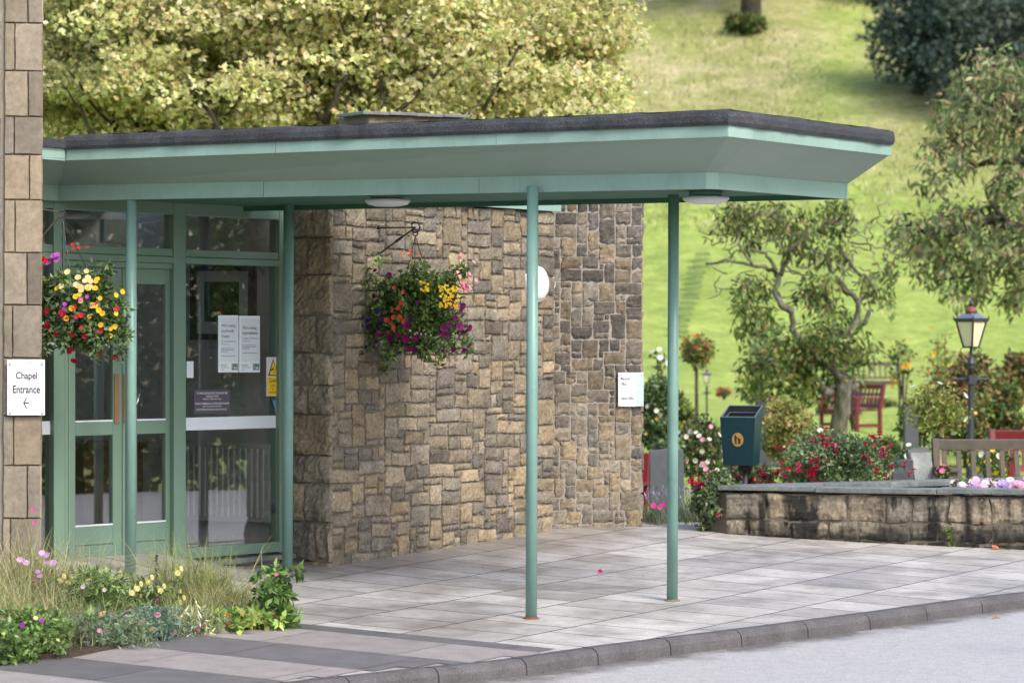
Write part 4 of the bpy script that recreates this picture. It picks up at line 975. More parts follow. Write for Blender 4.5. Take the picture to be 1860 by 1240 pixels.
hang_basket(hk, bc, RB, 'hanging basket of purple petunias, red begonias and yellow daisies on the buff stone wall', 50, GREEN + [(.14, .2, .06)],
    [('petunia_flower', 16, (.20, .004, .11), .027, 5, (664, 590, 856, 652), (.05, .0, .03)), ('petunia_flower', 9, (.16, .003, .09), .024, 5, (800, 545, 856, 640), (.05, .0, .03)), ('petunia_flower', 8, (.10, .005, .08), .019, 5, (672, 480, 860, 590), (.04, .0, .03)),
     ('begonia_flower', 14, (.70, .08, .06), .016, 5, (700, 520, 735, 605), None), ('geranium_flower', 6, (.80, .12, .03), .014, 6, (728, 455, 762, 475), None), ('yellow_daisy', 70, (.75, .48, .01), .0095, 5, (797, 518, 834, 560), None), ('yellow_daisy', 14, (.75, .48, .01), .0095, 5, (763, 512, 778, 528), None),
     ('fuchsia_bloom', 16, (.80, .42, .42), .016, 5, (822, 462, 866, 535), None), ('fuchsia_bloom', 5, (.8, .32, .42), .026, 5, (836, 510, 850, 526), None), ('lobelia_flower', 24, (.6, .62, .58), .008, 4, (745, 595, 815, 645), None), ('lobelia_flower', 14, (.07, .02, .22), .014, 5, (655, 560, 700, 640), None)], True)
# reddish stems above the basket
pk = at(75, 432, 22.25); ptp = at(74, 380, 22.25); tp1 = at(113, 386, 22.18)
rt = thing('wall_bracket', 'rust brown flower bracket fixed to the side of the ashlar pier', 'bracket', pk, 'flower basket brackets')
mb = MB(); mb.tube([ptp, tp1], .0055, 6); mb.build('arm', 'teak', rt); mb = MB(); mb.tube([pk, pk.lerp(tp1, .5), tp1], .0065, 6); mb.build('diagonal_brace', 'teak', rt)
mb = MB(); mb.tube([tp1 + Vector((.02 * math.cos(t), 0, -.012 + .02 * math.sin(t))) for t in np.linspace(2.5, -2.6, 10)], .005, 6); mb.build('scroll_hook', 'black', rt)
bc = at(148, 562, 22.18); RB = 84 * bc.y / F
hang_basket(tp1 + Vector((0, 0, -.03)), bc, RB, 'hanging basket of yellow, red and magenta flowers beside the ashlar pier', 71, GREYG + GREEN,
    [('yellow_flower', 15, (.75, .50, .02), .017, 5, (100, 505, 225, 600), (.6, .3, .01)), ('yellow_flower', 12, (.75, .52, .03), .017, 5, (140, 500, 225, 625), (.6, .3, .01)), ('cream_begonia', 14, (.75, .60, .30), .02, 5, (100, 490, 180, 530), None), ('fuchsia_bloom', 15, (.45, .012, .03), .02, 5, (80, 560, 215, 655), None),
     ('fuchsia_bloom', 10, (.5, .02, .04), .017, 5, (85, 540, 180, 650), None), ('geranium_head', 5, (.55, .12, .58), .024, 7, (83, 462, 115, 480), None), ('geranium_head', 3, (.62, .02, .02), .022, 7, (74, 465, 84, 475), None), ('geranium_head', 4, (.62, .03, .03), .015, 7, (130, 444, 162, 452), None), ('petunia_flower', 5, (.5, .07, .48), .015, 5, (108, 525, 170, 575), None), ('pansy_flower', 4, (.05, .015, .14), .013, 5, (185, 488, 218, 503), None)], True)

# ------------------------------------------------------------------ litter bin
BY = 28.0; f_ = BY / F; bp = at(1337, 845, BY); brz = math.radians(-19)
rt = thing('litter_bin', 'dark blue-green litter bin with gold emblem on a post behind the planter', 'litter bin', (0, 0, 0))
W1_, W0_, D_, Hf, Hb = .284, .238, .225, .375, .46
def lerp_w(t): return W0_ + (W1_ - W0_) * t
mb = MB(); th = .008
o_ = [(-W0_ / 2, 0, 0), (W0_ / 2, 0, 0), (W0_ / 2, D_ - .03, 0), (-W0_ / 2, D_ - .03, 0)]
t_ = [(-W1_ / 2, -.02, Hf), (W1_ / 2, -.02, Hf), (W1_ / 2, D_, Hb), (-W1_ / 2, D_, Hb)]
ti = [(-W1_ / 2 + th, -.02 + th, Hf), (W1_ / 2 - th, -.02 + th, Hf), (W1_ / 2 - th, D_ - th, Hb), (-W1_ / 2 + th, D_ - th, Hb)]
bi = [(-W0_ / 2 + th, th, .03), (W0_ / 2 - th, th, .03), (W0_ / 2 - th, D_ - .04, .03), (-W0_ / 2 + th, D_ - .04, .03)]
mb.add(o_ + t_ + ti + bi, [(3, 2, 1, 0)] + [(i, (i + 1) % 4, 4 + (i + 1) % 4, 4 + i) for i in range(4)] + [(4 + i, 4 + (i + 1) % 4, 8 + (i + 1) % 4, 8 + i) for i in range(4)])
b_ = len(mb.F); mb.add(o_ + t_ + ti + bi, [(8 + i, 8 + (i + 1) % 4, 12 + (i + 1) % 4, 12 + i) for i in range(4)] + [(12, 13, 14, 15)], 1)
mb.build('body', ['bin', 'bin_inside'], rt)
mb = MB(); pts = [Vector(p) for p in ti]; ring = [p + Vector((0, 0, .002)) for p in pts]; mb.tube(ring + [ring[0]], .006, 6); q = [(-W1_ / 2 + .02, .02, Hf - .015), (W1_ / 2 - .02, .02, Hf - .015), (W1_ / 2 - .02, D_ - .02, Hb - .05), (-W1_ / 2 + .02, D_ - .02, Hb - .05)]; mb.build('rim', 'binrim', rt)
mb = MB(); mb.tube([Vector(p) for p in (*q, q[0])], .004, 6); mb.build('liner', 'binrim', rt)
yf = lambda z: -.02 * z / Hf - .0025
mb = MB(); ez, er = .202, .054; mb.prism([(er * .85 * math.cos(t), yf(ez + er * math.sin(t)), ez + er * math.sin(t)) for t in np.linspace(0, 2 * math.pi, 28, endpoint=False)], (0, .002, 0)); em = mb.build('emblem', 'gold', rt)
mb = MB()
for poly in ([(-.022, .036), (-.014, .038), (-.012, .028), (-.006, .02), (.008, .012), (.006, .008), (-.008, .014), (-.01, -.005), (-.006, -.036), (-.011, -.036), (-.016, -.012), (-.02, -.036), (-.025, -.036), (-.022, -.005), (-.025, .02)], [(.004, .004), (.024, .004), (.021, -.033), (.007, -.033)], [(.002, .008), (.026, .008), (.026, .0055), (.002, .0055)]): mb.prism([(x, yf(ez + z) - .0016, ez + z) for x, z in poly], (0, .0016, 0))
mb.build('litter_figure', 'bin', em)
mb = MB(); mb.box((.03, .1, -.022), (.09, .08, .044)); mb.build('bracket', 'black', rt)
mb = MB(); mb.tube([(.03, .1, -.04), (.03, .1, -.72)], .02, 12); mb.build('post', 'iron', rt, smooth=True)
rt.location = bp + Vector((.015, 0, 0)); rt.rotation_euler = (0, 0, brz)

# ------------------------------------------------------------------ lamps
def lamp(px, ytop, Y, lab):
    zz = lambda y: 1.7 - (y - 620) * 36 / F; c0 = at(px, 620, Y); b = terrain(c0.x, Y); u = 36 / F; z0 = zz(870)
    rt = thing('lamp_post', lab, 'lamp post', (0, 0, 0), 'lantern posts in the garden'); Z = lambda y: zz(y) - z0
    mb = MB(); mb.lathe([(9 * u, -.3), (9 * u, Z(862)), (6.2 * u, Z(852)), (5.6 * u, Z(700)), (5.2 * u, Z(668)), (7 * u, Z(667)), (7 * u, Z(663)), (6 * u, Z(661)), (8 * u, Z(659)), (8 * u, Z(656)), (6.5 * u, Z(654)), (6 * u, Z(646)), (2.6 * u, Z(645)), (2.4 * u, Z(628))], n=16); mb.build('post', 'iron', rt, smooth=True)
    mb = MB(); mb.tube([(-33 * u, 0, Z(686)), (-31 * u, 0, Z(686)), (-12 * u, 0, Z(686)), (-8 * u, 0, Z(686)), (8 * u, 0, Z(686)), (12 * u, 0, Z(686)), (31 * u, 0, Z(686)), (34 * u, 0, Z(686))], [2.6 * u, 2.4 * u, 3.2 * u, 5 * u, 5 * u, 3.2 * u, 2.4 * u, 2.8 * u], 8); mb.box((0, 0, Z(686)), (16 * u, 16 * u, 17 * u), .35); mb.build('ladder_bar', 'iron', rt)
    mb = MB()
    for s in (-1, 1): mb.tube([(s * 5 * u, 0, Z(648)), (s * 13 * u, 0, Z(642)), (s * 19 * u, 0, Z(635)), (s * 18 * u, 0, Z(629)), (s * 13 * u, 0, Z(628))], .8 * u, 5)
    mb.build('scroll', 'iron', rt)
    R4 = -math.pi / 2; mb = MB()
    mb.lathe([(15 * u, Z(629)), (15.5 * u, Z(626)), (13 * u, Z(626))], n=4, rot=R4); mb.lathe([(26 * u, Z(582)), (32 * u, Z(580)), (32 * u, Z(575)), (29 * u, Z(575))], n=4, rot=R4)
    for k in range(4):
        a = R4 + k * math.pi / 2; mb.tube([(14 * u * math.cos(a), 14 * u * math.sin(a), Z(627)), (27.5 * u * math.cos(a), 27.5 * u * math.sin(a), Z(580))], 1.9 * u, 6); mb.tube([(31 * u * math.cos(a), 31 * u * math.sin(a), Z(578)), (32.5 * u * math.cos(a), 32.5 * u * math.sin(a), Z(570))], [2 * u, .6 * u], 5)
    mb.build('lantern_frame', 'iron', rt)
    mb = MB(); mb.lathe([(13 * u, Z(626)), (26.3 * u, Z(581))], n=4, rot=R4); mb.build('lantern_glass', 'lampglass', rt)
    mb = MB(); mb.lathe([(31 * u, Z(576)), (12 * u, Z(565)), (10 * u, Z(564))], n=4, rot=R4); mb.build('lantern_roof', M['chrome'], rt)
    mb = MB(); mb.lathe([(11 * u, Z(565)), (10.5 * u, Z(560)), (7 * u, Z(555)), (3 * u, Z(553))], n=14); mb.build('vent_dome', 'rust', rt, smooth=True)
    mb = MB(); mb.lathe([(3.5 * u, Z(553)), (5 * u, Z(549)), (3 * u, Z(545)), (1 * u, Z(540))], n=10); mb.build('finial', 'iron', rt, smooth=True)
    rt.location = (c0.x, Y, z0); return rt
L1 = lamp(1764, 543, 36, 'tall black lantern lamp post with frosted glass behind the planter')
p = at(1284, 668, 70); s_ = .6; dup(L1, (p.x, 70, p.z - (1.7 - (540 - 620) * 36 / F - (1.7 - 250 * 36 / F)) * s_), .5, 'small distant lantern post on the lawn right of the last canopy post', s_)

# ------------------------------------------------------------------ benches
def bench(lab, mat, w=1.5, nsl=11, curved=False, group='garden benches'):
    rt = thing('garden_bench', lab, 'bench', (0, 0, 0), group)
    for sx in (-1, 1):
        x = sx * (w / 2 - .04)
        mb = MB(); mb.pbox((x - .03, -.26, 0), (.06, 0, 0), (0, .06, 0), (0, 0, .62)); mb.build('leg', mat, rt, bevel=.004)
        mb = MB(); mb.prism([(x - .03, .24, 0), (x - .03, .30, 0), (x - .03, .29, .42), (x - .03, .38, .90), (x - .03, .32, .90), (x - .03, .23, .42)], (.06, 0, 0)); mb.build('leg', mat, rt, bevel=.004)
        mb = MB(); mb.pbox((x - .045, -.30, .622), (.09, 0, 0), (0, .62, 0), (0, 0, .035)); mb.build('armrest', mat, rt, bevel=.006)
        mb = MB(); mb.pbox((x - .02, -.2, .12), (.04, 0, 0), (0, .45, 0), (0, 0, .06)); mb.build('side_rail', mat, rt)
    mb = MB()
    for i in range(5): mb.pbox((-w / 2 + .012, -.27 + i * .1, .41), (w - .024, 0, 0), (0, .085, 0), (0, 0, .022))
    mb.pbox((-w / 2 + .075, -.245, .33), (w - .15, 0, 0), (0, .03, 0), (0, 0, .078)); mb.build('seat', mat, rt, bevel=.003)
    mb = MB(); mb.pbox((-w / 2 + .07, .325, .80), (w - .14, 0, 0), (0, .04, .01), (0, -.01, .085)); mb.pbox((-w / 2 + .07, .26, .47), (w - .14, 0, 0), (0, .035, .01), (0, .01, .055))
    if curved: mb.pbox((-w / 2 + .07, .30, .68), (w - .14, 0, 0), (0, .035, .01), (0, .008, .04))
    for i in range(nsl): x = -w / 2 + .12 + (w - .24) * i / (nsl - 1); mb.pbox((x - .022, .275, .52), (.044, 0, 0), (0, .018, 0), (0, .058, .285))
    mb.build('backrest', mat, rt, bevel=.002); return rt
def put(rt, px, Y, rz, dz_=0): p = at(px, 620, Y); rt.location = (p.x, Y, terrain(p.x, Y) + dz_); rt.rotation_euler = (0, 0, rz); return rt
put(bench('red painted bench beside the gnarled tree trunk, turned to the left', 'redpaint', 1.25, 9, True), 1544, 65, math.radians(-62))
put(bench('grey weathered wooden bench on the lawn behind the red one', 'teak', 1.45, 10), 1588, 88, math.radians(4))
b3 = put(bench('brown slatted wooden bench behind the black lamp post', 'teak', 1.7, 12), 1880, 31.6, math.radians(9))
rb = put(bench('red bench mostly hidden by the end of the dark stone wall', 'redpaint', 1.4, 10, True), 1024, 31, math.radians(-14), -.16)
put(bench('red bench at the right edge behind the slatted wooden bench', 'redpaint', 1.4, 10, True), 1934, 36.6, math.radians(12), -.04)
o = thing('slatted_box', 'weathered slatted wooden box with a lid beside the far bench', 'wooden box', (0, 0, 0)); mb = MB()
for i in range(9): mb.pbox((-.38 + i * .085, -.3, .02), (.07, 0, 0), (0, .03, 0), (0, 0, .66))
for i in range(7): mb.pbox((.36, -.26 + i * .08, .02), (.03, 0, 0), (0, .066, 0), (0, 0, .66)); mb.pbox((-.40, -.26 + i * .08, .02), (.03, 0, 0), (0, .066, 0), (0, 0, .66))
mb.pbox((-.36, .27, .02), (.72, 0, 0), (0, .03, 0), (0, 0, .66)); mb.build('slatted_side', 'teak', o); mb = MB(); mb.pbox((-.46, -.36, .70), (.92, 0, 0), (0, .74, 0), (0, 0, .05)); mb.build('lid', 'teak', o, bevel=.01); put(o, 1527, 75, math.radians(20))

# ------------------------------------------------------------------ slate memorials
def tablet(px, py0, py1, wpx, Y, rz, lean, lab, name='memorial_tablet', book=False):
    u = Y / F; c = at(px, py1, Y); g = terrain(c.x, Y); h = 1.7 - (py0 - 620) * u - g; w = wpx * u / max(.4, math.cos(rz)); rt = thing(name, lab, 'memorial', (0, 0, 0), 'slate memorials')
    mb = MB(); rn_ = random.Random(px); top = [(w / 2, 0, h), (w * .1, 0, h * (1.0 + .02 * rn_.random())), (-w / 2, 0, h * .98)]
    poly = [(-w / 2 * 1.05, 0, -.1), (w / 2 * 1.05, 0, -.1)] + top; mb.prism([(x, lean * max(z, 0), z) for x, y, z in poly], (0, .05, 0)); mb.build('slab', 'slate', rt, bevel=.008)
    if book: mb = MB(); mb.prism([(-w / 2 * .9, lean * .08 - .012, .08), (w / 2 * .9, lean * .08 - .012, .08), (w / 2 * .88, lean * h * .95 - .012, h * .95), (-w / 2 * .88, lean * h * .95 - .012, h * .95)], (0, .008, 0)); mb.build('inscription_plate', 'coping', rt)
    mb = MB(); mb.box((0, .02, .0), (w * 1.3, .2, .12)); mb.build('base', 'slate', rt, bevel=.01)
    rt.location = (c.x, Y, g); rt.rotation_euler = (0, 0, rz); return rt
tablet(1213, 815, 888, 62, 31.5, .1, .12, 'dark slate memorial tablet behind the lavender right of the stone wall')
tablet(1700, 812, 872, 44, 31.5, .45, .35, 'leaning grey slate tablet with a pale plate right of the fuchsia bush', book=True)
tablet(1640, 833, 880, 38, 30.5, -.1, .1, 'slate memorial partly hidden by the right end of the fuchsia bush')
tablet(1395, 690, 800, 46, 50, 0, .05, 'upright dark slate stone behind the yellow-leaved rose bush')
tablet(1785, 800, 866, 46, 36, .2, .1, 'slate tablet seen through the slats of the brown bench')
tablet(1657, 735, 830, 26, 42, .3, .02, 'pale stone pillar left of the white standard rose', 'memorial_pillar')

# ------------------------------------------------------------------ garden shrubs and flowers
RED = (.60, .03, .10)
def fuchsia(box, Y, lab, seed, nf, k, zb=None):
    rt = shrub('fuchsia_bush', lab, 'shrub', box, Y, .04, [(.13, .19, .10), (.17, .24, .13), (.10, .16, .07), (.22, .28, .16), (.15, .22, .07)], int(k * 1.6), 60, seed, .3, (), .2, .25, .008, zb, tone=.25)
    rng = np.random.default_rng(seed + 5); c, rx, rz = ell(*box, Y); n_ = nf // 2; d = unit(rng.normal(size=(n_ // 4, 3)) + np.array([0, -1.0, .15])); ctr = c + d * np.array((rx, rx * .8, rz)) * (.97 + .1 * rng.random((n_ // 4, 1)))
    P = (ctr[:, None, :] + rng.normal(size=(n_ // 4, 4, 3)) * .035).reshape(-1, 3)
    V, Q, cc = join([(*kites(P, np.tile([0, -.1, -1.], (len(P), 1)) + .3 * rng.normal(size=P.shape), .05, .02, .4, rng), pal([RED, (.45, .015, .06), (.72, .07, .18)], len(P), rng)), disc_flowers(P - np.array([0, 0, .025]), np.tile([0, -.3, -1.], (len(P), 1)), .024, [(.7, .02, .09), (.6, .01, .05)], 4, -.3, rng), (*kites(P - np.array([0, 0, .03]), np.tile([0, 0, -1.], (len(P), 1)), .026, .018, .3, rng), pal([(.16, .01, .16)], len(P), rng))])
    o = fast('fuchsia_bloom', V, Q, 'petal', rt, cc); o['kind'] = 'stuff'; return rt
fuchsia((1388, 782, 1640, 905), 28.6, 'broad fuchsia bush full of red blooms behind the planter wall', 101, 190, 90, .1)
fuchsia((1252, 845, 1342, 972), 26.75, 'small fuchsia bush spilling round the left end of the planter wall', 111, 52, 44, .27)
fuchsia((1300, 838, 1420, 895), 28.7, 'fuchsia under the litter bin post', 121, 70, 36, .2)
def lavender(box, Y, lab, seed, zb):
    rng = np.random.default_rng(seed); c, rx, rz = ell(*box, Y); rt = thing('lavender_clump', lab, 'shrub', (c[0], Y, zb), 'silvery lavender beside the wall'); n_ = 420
    B = np.stack([c[0] + rx * .8 * rng.normal(size=n_) * .6, Y + .16 * rng.normal(size=n_), np.full(n_, zb)], 1); V, Q, cc = blades(B, 2.0 * rz, .5, .007, GREYG + [(.26, .29, .22), (.2, .23, .17)], rng); fast('foliage', V, Q, 'leaf', rt, cc)
    n2 = 60; B = np.stack([c[0] + rx * .9 * (rng.random(n2) * 2 - 1), Y + .15 * rng.normal(size=n2), zb + 2 * rz * (.75 + .4 * rng.random(n2))], 1)
    V, Q = kites(B, np.tile([0, 0, 1.], (n2, 1)) + .2 * rng.normal(size=(n2, 3)), .04, .014, .3, rng); o = fast('flower_spike', V, Q, 'petal', rt, pal([(.28, .24, .38), (.34, .3, .4), (.22, .2, .3)], n2, rng)); o['kind'] = 'stuff'; return rt
l_ = lavender((1168, 900, 1222, 962), 27.35, 'silvery lavender clump at the foot of the dark stone wall', 131, .27); lavender((1222, 900, 1292, 962), 27.5, 'silvery lavender clump right of the last canopy post', 135, .26)
pp = np.array([at(1187, 918, 27.1), at(1198, 921, 27.1), at(1205, 915, 27.15)]); blooms(l_, 'pink_flower', pp, np.array([[0, -1, .3]]), .02, (.62, .02, .30), 5, .2)
def standard(box, Y, base_px, lab, L, cols, k, ne, seed, fl, stake=True, r=.02):
    c, rx, rz = ell(*box, Y); bx = at(base_px, 800, Y); g = terrain(bx.x, Y); rt = thing('standard_rose', lab, 'rose', (bx.x, Y, g), 'standard roses'); rng = np.random.default_rng(seed)
    P = blob_points(k, c, (rx * .85, rx * .85, rz * .85), .3, rng); foliage_part(rt, 'crown', P, .28 * min(rx, rz) + .03, ne, L, cols, seed + 1, droop=.1, cj=.25)
    mb = MB(); b0 = Vector((bx.x, Y, g - .05)); ft = Vector((c[0], c[1], c[2] - rz * .8)); mb.tube([b0, b0.lerp(ft, .5), ft], [r, r * .9, r * .8], 8)
    for i in rng.choice(k, min(9, k), replace=False): mb.tube([ft, ft.lerp(Vector(P[i]), .55) + Vector(rng.normal(size=3)) * .02, Vector(P[i])], [r * .55, r * .4, r * .2], 5)
    mb.build('trunk', 'bark', rt, smooth=True)
    if stake: mb = MB(); mb.tube([b0 + Vector((.045, -.03, 0)), Vector((ft.x + .045, Y - .03, ft.z + .02))], .02, 8); mb.build('stake', 'cane', rt); mb = MB(); q = b0.lerp(ft, .92) + Vector((.02, -.015, 0)); mb.lathe([(.045, -.012), (.05, 0), (.045, .012)], q, 10); mb.build('tie', 'black', rt)
    for j, (n_, col, R, pet, nm) in enumerate(fl):
        d = unit(rng.normal(size=(n_, 3)) + np.array([0, -.8, .3])); blooms(rt, nm, c + d * np.array((rx, rx, rz)), d, R, col, pet, .5, None, seed + 20 + j, False)
    return rt
standard((1636, 690, 1768, 790), 34, 1695, 'standard rose with pale green leaves and white blooms on a timber stake', .042, LIME, 60, 34, 141, [(6, (.8, .8, .74), .035, 8, 'rose_bloom')])
standard((1234, 608, 1296, 668), 60, 1266, 'small standard rose tree with a round crown topped by red blooms', .06, OLIVE + LIME, 60, 50, 151, [(12, (.65, .04, .03), .034, 8, 'rose_bloom')], False, .035)
shrub('rose_bush', 'pale yellow-leaved rose bush between the bin and the gnarled tree', 'rose bush', (1380, 704, 1478, 850), 44, .055, LIME + [(.42, .38, .12), (.46, .30, .16)], 150, 44, 161, .22, [(8, (.72, .42, .26), .028, 8, 'rose_bloom')], .3)
shrub('rose_bush', 'dark rose bush dotted with white and pink blooms left of the bin', 'rose bush', (1222, 752, 1316, 880), 38, .05, GREEN + OLIVE + GREYG, 150, 40, 171, .3, [(18, (.80, .76, .64), .028, 8, 'rose_bloom'), (4, (.72, .35, .42), .024, 8, 'rose_bloom')], .3, tone=.3)
shrub('rose_bush', 'tall grey-green rose bush behind the Memorial Office sign', 'rose bush', (1155, 672, 1232, 850), 42, .055, GREYG + GREEN, 190, 34, 181, .26, [(7, (.8, .78, .7), .028, 8, 'rose_bloom'), (3, (.7, .45, .2), .022, 7, 'rose_bloom')], .2, tone=.25)
shrub('rose_bush', 'lanky white rose reaching above the sign', 'rose bush', (1180, 628, 1212, 690), 44, .05, GREYG, 12, 8, 185, .3, [(4, (.85, .85, .82), .04, 8, 'rose_bloom')], .3)
shrub('garden_shrub', 'large red and green leaved shrub behind the black lamp post', 'shrub', (1668, 612, 1838, 850), 50, .095, RUSTY, 150, 34, 191, .2, [], .3, .2, .03, tone=.3)
shrub('garden_shrub', 'leafy shrub low behind the brown bench at the right edge', 'shrub', (1770, 690, 1868, 830), 47, .09, GREEN + RUSTY, 80, 34, 195, .25, [], .3, .2, .03, tone=.3)
shrub('garden_shrub', 'dark bush below the white standard rose', 'shrub', (1628, 715, 1700, 820), 45, .07, OLIVE + GREEN, 50, 34, 197, .3, [], .3, .2, .02)
shrub('garden_shrub', 'small grey-green bush on the lawn left of the leaning slate', 'shrub', (1625, 805, 1690, 868), 36, .04, GREYG, 40, 40, 198, .35, [(6, (.8, .8, .78), .03, 7, 'rose_bloom')], .3)
shrub('garden_shrub', 'pale feathery bush standing behind the gnarled tree', 'shrub', (1340, 555, 1450, 770), 56, .06, [(.15, .23, .15), (.2, .28, .18), (.11, .18, .1), (.22, .3, .12)], 170, 26, 201, .16, [], .2, .0, .02, tone=.25, W=.3)
shrub('garden_shrub', 'thin twiggy sapling with few leaves right of the wooden box', 'shrub', (1510, 620, 1590, 680), 66, .07, OLIVE, 30, 10, 205, .25, [], .3, .1, .02)
shrub('lily_plant', 'tall stems with orange-yellow flowers beyond the benches', 'flower', (1610, 600, 1664, 720), 60, .1, GREEN + LIME, 22, 7, 207, .3, [(9, (.85, .42, .02), .045, 6, 'lily_bloom')], .3)
shrub('lily_plant', 'tall stems with orange-yellow flowers left of the lamp lantern', 'flower', (1676, 580, 1745, 720), 60, .09, LIME, 26, 7, 209, .3, [(7, (.85, .5, .03), .045, 6, 'lily_bloom')], .3)
shrub('flower_clump', 'yellow flowers seen through the slats of the brown bench', 'flower', (1745, 812, 1860, 866), 34, .04, GREEN, 40, 20, 211, .3, [(16, (.8, .55, .03), .026, 7, 'yellow_bloom'), (5, (.8, .8, .78), .03, 8, 'white_bloom')], .3)
shrub('flower_clump', 'low pink and white flowers left of the litter bin', 'flower', (1262, 835, 1320, 880), 33, .04, GREEN, 34, 20, 213, .3, [(10, (.75, .38, .42), .026, 8, 'rose_bloom'), (5, (.8, .78, .7), .026, 8, 'rose_bloom')], .3)
shrub('flower_bed_row', 'line of red flowers and dark leaves on the far lawn beside the small lantern', 'flower', (1296, 703, 1332, 720), 86, .05, OLIVE, 30, 30, 215, .4, [(9, (.5, .05, .05), .04, 6, 'red_bloom')], .3)
shrub('flower_clump', 'bright pink flowers left of the leaning slate tablet foot', 'flower', (1700, 845, 1732, 872), 30.8, .03, GREEN, 14, 20, 217, .35, [(6, (.78, .2, .36), .026, 7, 'pink_bloom')], .3)
for bx_, Y_, cols_, L_, lab_, sd_, fl_ in (
    ((1440, 770, 1520, 850), 36, GREYG + LIME, .045, 'pale grey-green bush behind the left half of the fuchsia', 221, [(5, (.8, .76, .68), .028, 8, 'rose_bloom')]),
    ((1585, 790, 1640, 850), 40, OLIVE + GREEN, .05, 'low dark bush on the lawn beyond the right end of the fuchsia', 223, []),
    ((1206, 700, 1262, 800), 47, GREEN + LIME, .055, 'green bush below the small red-topped standard', 225, [(5, (.8, .7, .6), .03, 8, 'rose_bloom')]),
    ((1290, 765, 1345, 860), 41, LIME + GREYG, .05, 'pale bush with cream roses just left of the bin body', 227, [(8, (.82, .78, .66), .03, 8, 'rose_bloom')]),
    ((1725, 730, 1800, 850), 42, RUSTY + GREEN, .07, 'red and green bush at the foot of the lamp post', 229, [(5, (.7, .5, .1), .03, 7, 'rose_bloom')]),
    ((1800, 640, 1880, 740), 54, RUSTY, .08, 'rusty leaved bush at the right edge above the red bench', 231, []),
    ((1560, 722, 1640, 760), 80, OLIVE, .07, 'low planting under the far grey bench', 233, []),
    ((1176, 790, 1250, 880), 34, GREEN + GREYG, .045, 'dense bush behind the dark slate tablet', 235, [(6, (.7, .35, .4), .026, 8, 'rose_bloom')])):
    shrub('garden_shrub', lab_, 'shrub', bx_, Y_, L_, cols_, 90, 34, sd_, .26, fl_, .2, .2, .02, tone=.3)
def mums(px, wpx, lab, seed):
    c, rx, rz = ell(px - wpx / 2, 868, px + wpx / 2, 890, 26.95); rt = thing('chrysanthemum_clump', lab, 'flowers', (c[0], 26.95, .52), 'pink chrysanthemums in the planter'); rng = np.random.default_rng(seed); n_ = 7
    P = blob_points(14, c + np.array([0, 0, -.03]), (rx, rx * .8, .05), .2, rng); foliage_part(rt, 'foliage', P, .05, 26, .03, GREEN, seed, cj=.2)
    P = c + np.stack([(rng.random(n_) * 2 - 1) * rx, -.05 + .07 * rng.normal(size=n_), .01 + rz * .7 * rng.normal(size=n_) * .5], 1)
    cs = [(.75, .36, .52), (.55, .4, .7), (.72, .5, .66), (.8, .66, .72)]
    for i in range(n_):
        col = cs[rng.integers(4)]; V1 = disc_flowers(P[i:i + 1], np.array([[.2 * rng.normal(), -1, .7]]), .036, [col], 11, .15, rng); V2 = disc_flowers(P[i:i + 1] + np.array([0, -.006, .006]), np.array([[0, -1, .7]]), .024, [tuple(x * 1.08 for x in col)], 9, .3, rng, (.5, .22, .3)); V, Q, c_ = join([V1, V2]); fast('chrysanthemum_bloom', V, Q, 'petal', rt, c_)
mums(1748, 40, 'pink and lilac chrysanthemums leftmost in the planter', 301); mums(1793, 46, 'pink chrysanthemums in the middle of the planter row', 303); mums(1836, 34, 'lilac chrysanthemums right of the middle pink clump', 305); mums(1866, 26, 'lilac chrysanthemums at the right edge of the picture', 307)

# ------------------------------------------------------------------ trees
def polyb(mb, pts, Y, r, seed, n=7):
    rng = np.random.default_rng(seed); P = [at(x, y, Y + .12 * rng.normal()) for x, y in pts]; Q = []
    for i in range(len(P) - 1):
        for t in (0, .34, .67): Q.append(P[i].lerp(P[i + 1], t) + Vector(rng.normal(size=3)) * .012)
    Q.append(P[-1]); k_ = len(Q); mb.tube(Q, [r[0] + (r[1] - r[0]) * i / (k_ - 1) for i in range(k_)], n); return Q
GY = 47.0
gt = thing('gnarled_tree', 'gnarled lichen-grey tree with twisted limbs and sparse drooping leaves', 'tree', at(1520, 850, GY))
mb = MB(); u = GY / F
polyb(mb, [(1515, 862), (1522, 790), (1528, 745), (1533, 700), (1535, 682)], GY, (19 * u, 12 * u), 1, 10); polyb(mb, [(1530, 720), (1548, 704), (1558, 699)], GY, (8 * u, 4 * u), 2)
polyb(mb, [(1528, 712), (1500, 711), (1483, 700), (1466, 705), (1445, 694)], GY, (9 * u, 4 * u), 3); polyb(mb, [(1530, 690), (1500, 660), (1489, 648), (1480, 630), (1454, 618), (1440, 600), (1438, 565)], GY, (8 * u, 5 * u), 4, 8)
polyb(mb, [(1438, 565), (1420, 552), (1408, 531), (1416, 505), (1411, 494), (1390, 486), (1367, 482), (1318, 473), (1282, 479)], GY, (7 * u, 2 * u), 5); polyb(mb, [(1416, 502), (1428, 478), (1436, 450), (1452, 440), (1476, 420)], GY, (5 * u, 2 * u), 6)
polyb(mb, [(1411, 494), (1400, 470), (1392, 460), (1370, 455), (1338, 455)], GY, (4 * u, 1.5 * u), 7); polyb(mb, [(1367, 482), (1352, 462), (1340, 440), (1346, 404), (1372, 392), (1410, 382)], GY, (3 * u, 1.4 * u), 8)
polyb(mb, [(1489, 648), (1500, 625), (1512, 617), (1530, 612), (1552, 604), (1572, 585), (1580, 563)], GY, (6.5 * u, 4 * u), 9, 8); polyb(mb, [(1500, 622), (1520, 600), (1548, 597), (1556, 575), (1559, 546)], GY, (6 * u, 5 * u), 10)
